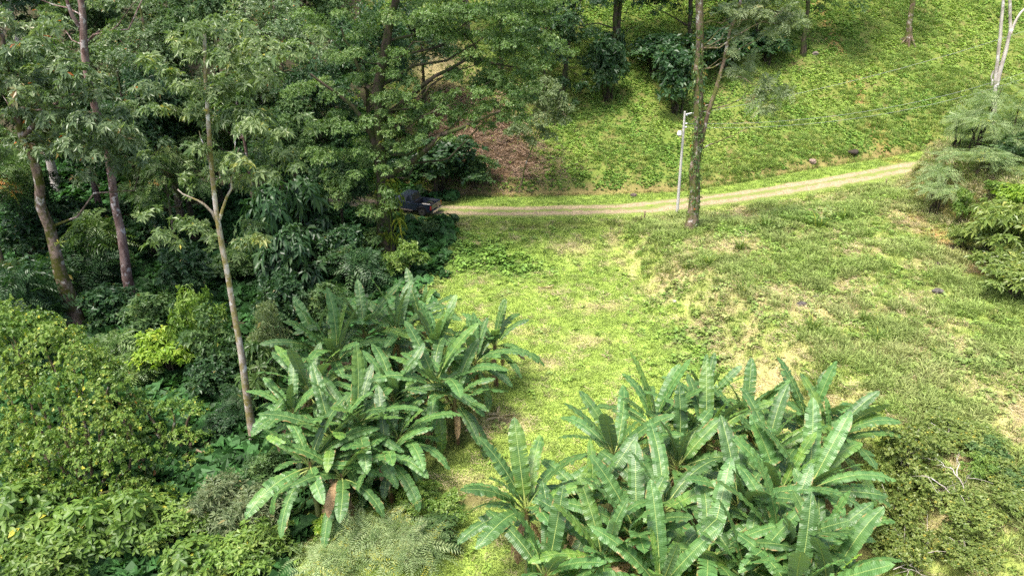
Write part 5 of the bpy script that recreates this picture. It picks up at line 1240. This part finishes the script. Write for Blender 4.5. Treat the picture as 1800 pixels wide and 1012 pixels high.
a = Acc(); tube(a, np.array([[-.3, -.2, .22], [-.3, -.2, .2], [-.31, -.21, .05], [-.32, -.22, -.1]]), [.02, .12, .17, .2], 12); link('shade', a.mesh('lamp_shade', lampm, flat=False), lm)
a = Acc(); tube(a, np.array([[-.32, -.22, -.1], [-.32, -.22, -.2], [-.32, -.22, -.25]]), [.16, .13, .02], 10); link('lens', a.mesh('lamp_lens', plain('lamp_glass', (.6, .6, .58), .1), flat=False), lm)
for s, e, sag, lab in ((pt + [.14, 0, -.3], at_y(1900, 20, 77), .9, 'highest overhead wire running uphill from the pole'), (pt + [.14, 0, -1.0], at_y(1900, 92, 76), 1.9, 'middle overhead wire running uphill from the pole'), (pt + [.14, 0, -1.3], at_y(1900, 102, 76), 2.0, 'lowest overhead wire running uphill from the pole')):
    t = np.linspace(0, 1, 30)[:, None]; q = s * (1 - t) + e * t; q[:, 2] -= (sag * 4 * t * (1 - t))[:, 0]
    a = Acc(); tube(a, q - s, .01, 5); o = link('overhead_wire', a.mesh('overhead_wire', wirem, flat=False)); o.location = s; tag(o, lab, 'overhead wire', 'overhead wires')

# ------------------------------------------------------------------ small things lying and standing on the ground
def rock(label, px, py, size, col, cat='rock', name='rock', seed=0, flat=.65):
    p = G(px, py); bm = bmesh.new(); bmesh.ops.create_icosphere(bm, subdivisions=3, radius=1)
    rg = np.random.default_rng(seed); f = rg.normal(0, 1, (5, 3)); ph = rg.random(5) * 6
    for v in bm.verts:
        d = v.co.normalized(); k = 1 + .16 * sum(math.sin(2.3 * (d.x * f[i][0] + d.y * f[i][1] + d.z * f[i][2]) + ph[i]) for i in range(5)) / 1.6
        v.co = Vector((d.x * k * size, d.y * k * size * .8, d.z * k * size * flat + size * flat * .55))
    me = bpy.data.meshes.new(name); bm.to_mesh(me); bm.free(); me.materials.append(barkmat(name + '_surface', col, tuple(x * 1.6 for x in col), None, None, 5.0))
    o = link(name, me); o.location = p; tag(o, label, cat); return o
rock('dark brown clump of dug soil on the grassy terrace', 1649, 467, .26, (.05, .035, .03), 'soil clump', 'soil_clump', 1)
rock('smaller dark soil clump touching the larger one on the terrace', 1661, 466, .22, (.055, .04, .035), 'soil clump', 'soil_clump', 2)
rock('grey boulder half sunk in grass on the terrace', 1648, 515, .32, (.075, .068, .058), seed=3)
rock('dark grey stone beside a tall grass tuft on the slope', 1408, 537, .28, (.06, .052, .048), seed=4)
rock('small grey stone uphill of the dark stone', 1434, 523, .17, (.08, .072, .062), seed=5)
rock('pale pinkish boulder at the foot of the creeper hillside', 1429, 287, .36, (.19, .14, .11), seed=6)
rock('dark rock at the hill foot across from the pole', 1113, 345, .34, (.07, .055, .045), seed=7)
rock('pale stone lying at the edge of the lawn slope', 1186, 531, .15, (.3, .27, .2), seed=8)
rock('pale stone in the shade uphill by a dark trunk', 1433, 97, .32, (.16, .13, .11), seed=9)
rock('dark lump standing in for a drain hole on the lower hillside', 1500, 270, .5, (.035, .028, .022), 'drain hole', 'drain_hole', seed=10, flat=.5)  # solid dark lump put in for a drain pipe opening, no log

def stake(label, px, py, hpx, r):
    p = G(px, py); q = at_y(px + 2, py - hpx, p[1]) - p; a = Acc(); tube(a, np.array([[0, 0, -.15], q * .5, q, q * 1.005]), [r, r * .95, r * .9, .001], 8, .2)
    o = link('wooden_stake', a.mesh('wooden_stake', M['bark_brown'], flat=False)); o.location = p; tag(o, label, 'stake', 'wooden stakes by the road')
stake('short brown wooden stake below the road left of the pole', 1132, 390, 18, .07)
stake('leaning thin stake beside the road just left of the pole stake', 1126, 393, 14, .04)
stake('pale wooden stake at the far bend of the road', 1557, 330, 16, .06)

def pale_debris(label, px, py, n, seed):
    p = G(px, py); rg = np.random.default_rng(seed); a = Acc(); az = rg.random(n) * 6.28
    C = np.stack([rg.normal(0, .3, n), rg.normal(0, .18, n), rg.uniform(.05, .16, n)], 1); leaves(a, C, np.stack([np.cos(az), np.sin(az) * .5, rg.normal(0, .1, n)], 1), np.stack([rg.normal(0, .2, n), rg.normal(0, .2, n), np.ones(n)], 1), rg.uniform(.5, 1.0, n), rg.uniform(.12, .22, n), rg.uniform(.6, .9, n), .2, .05, True)
    o = link('dead_frond', a.mesh('dead_frond', M['straw'], flat=True)); o.location = p; tag(o, label, 'dead leaf', 'dead leaves lying on the lawn')
pale_debris('bleached dead leaf pile on the lawn below the weeds, upper one', 957, 507, 5, 1)
pale_debris('bleached dead leaf pile on the lawn below the weeds, lower one', 968, 519, 4, 2)
pale_debris('pile of dead banana leaves at the lawn edge of the smaller clump', 880, 735, 12, 3)
pale_debris('dead leaf heap under the hanging banana leaves beside the lawn', 850, 760, 12, 4)

# single tall grass tufts that stand out on the slope
def tuft_mesh(seed):
    a = Acc(); blades(a, 60, .22, 1.0, .04, .7, np.random.default_rng(seed)); return a.mesh('grass_tuft', M['vine'], flat=True)
TM = [tuft_mesh(k) for k in range(3)]
TUFT = [(1300, 440, 1.0, 'grass tuft on the slope below the roadside tree'), (1245, 465, .9, 'grass tuft left of the one below the roadside tree'), (1210, 475, .9, 'grass tuft farthest toward the lawn on the slope'), (1305, 515, 1.0, 'tall grass tuft halfway down the slope'),
        (1428, 580, 1.0, 'dark grass tuft beside the dark grey stone'), (1480, 385, 1.1, 'tall grass tuft on the terrace below the road bend'), (1440, 400, 1.1, 'tall grass tuft on the terrace left of the road bend tuft'), (1345, 400, 1.2, 'wide grass tuft just uphill of the slope crest'), (1540, 600, .8, 'grass tuft in the dry patch on the terrace'), (1520, 565, .8, 'small grass tuft above the dry patch on the terrace'), (1440, 690, 1.0, 'grass tuft just behind the banana leaves')]
for k, (px, py, s, lab) in enumerate(TUFT):
    o = link('grass_tuft', TM[k % 3]); o.location = G(px, py); o.scale = (s * 1.3, s * 1.3, s); o.rotation_euler = (0, 0, k * 1.3); tag(o, lab, 'grass tuft', 'grass tufts on the slope')
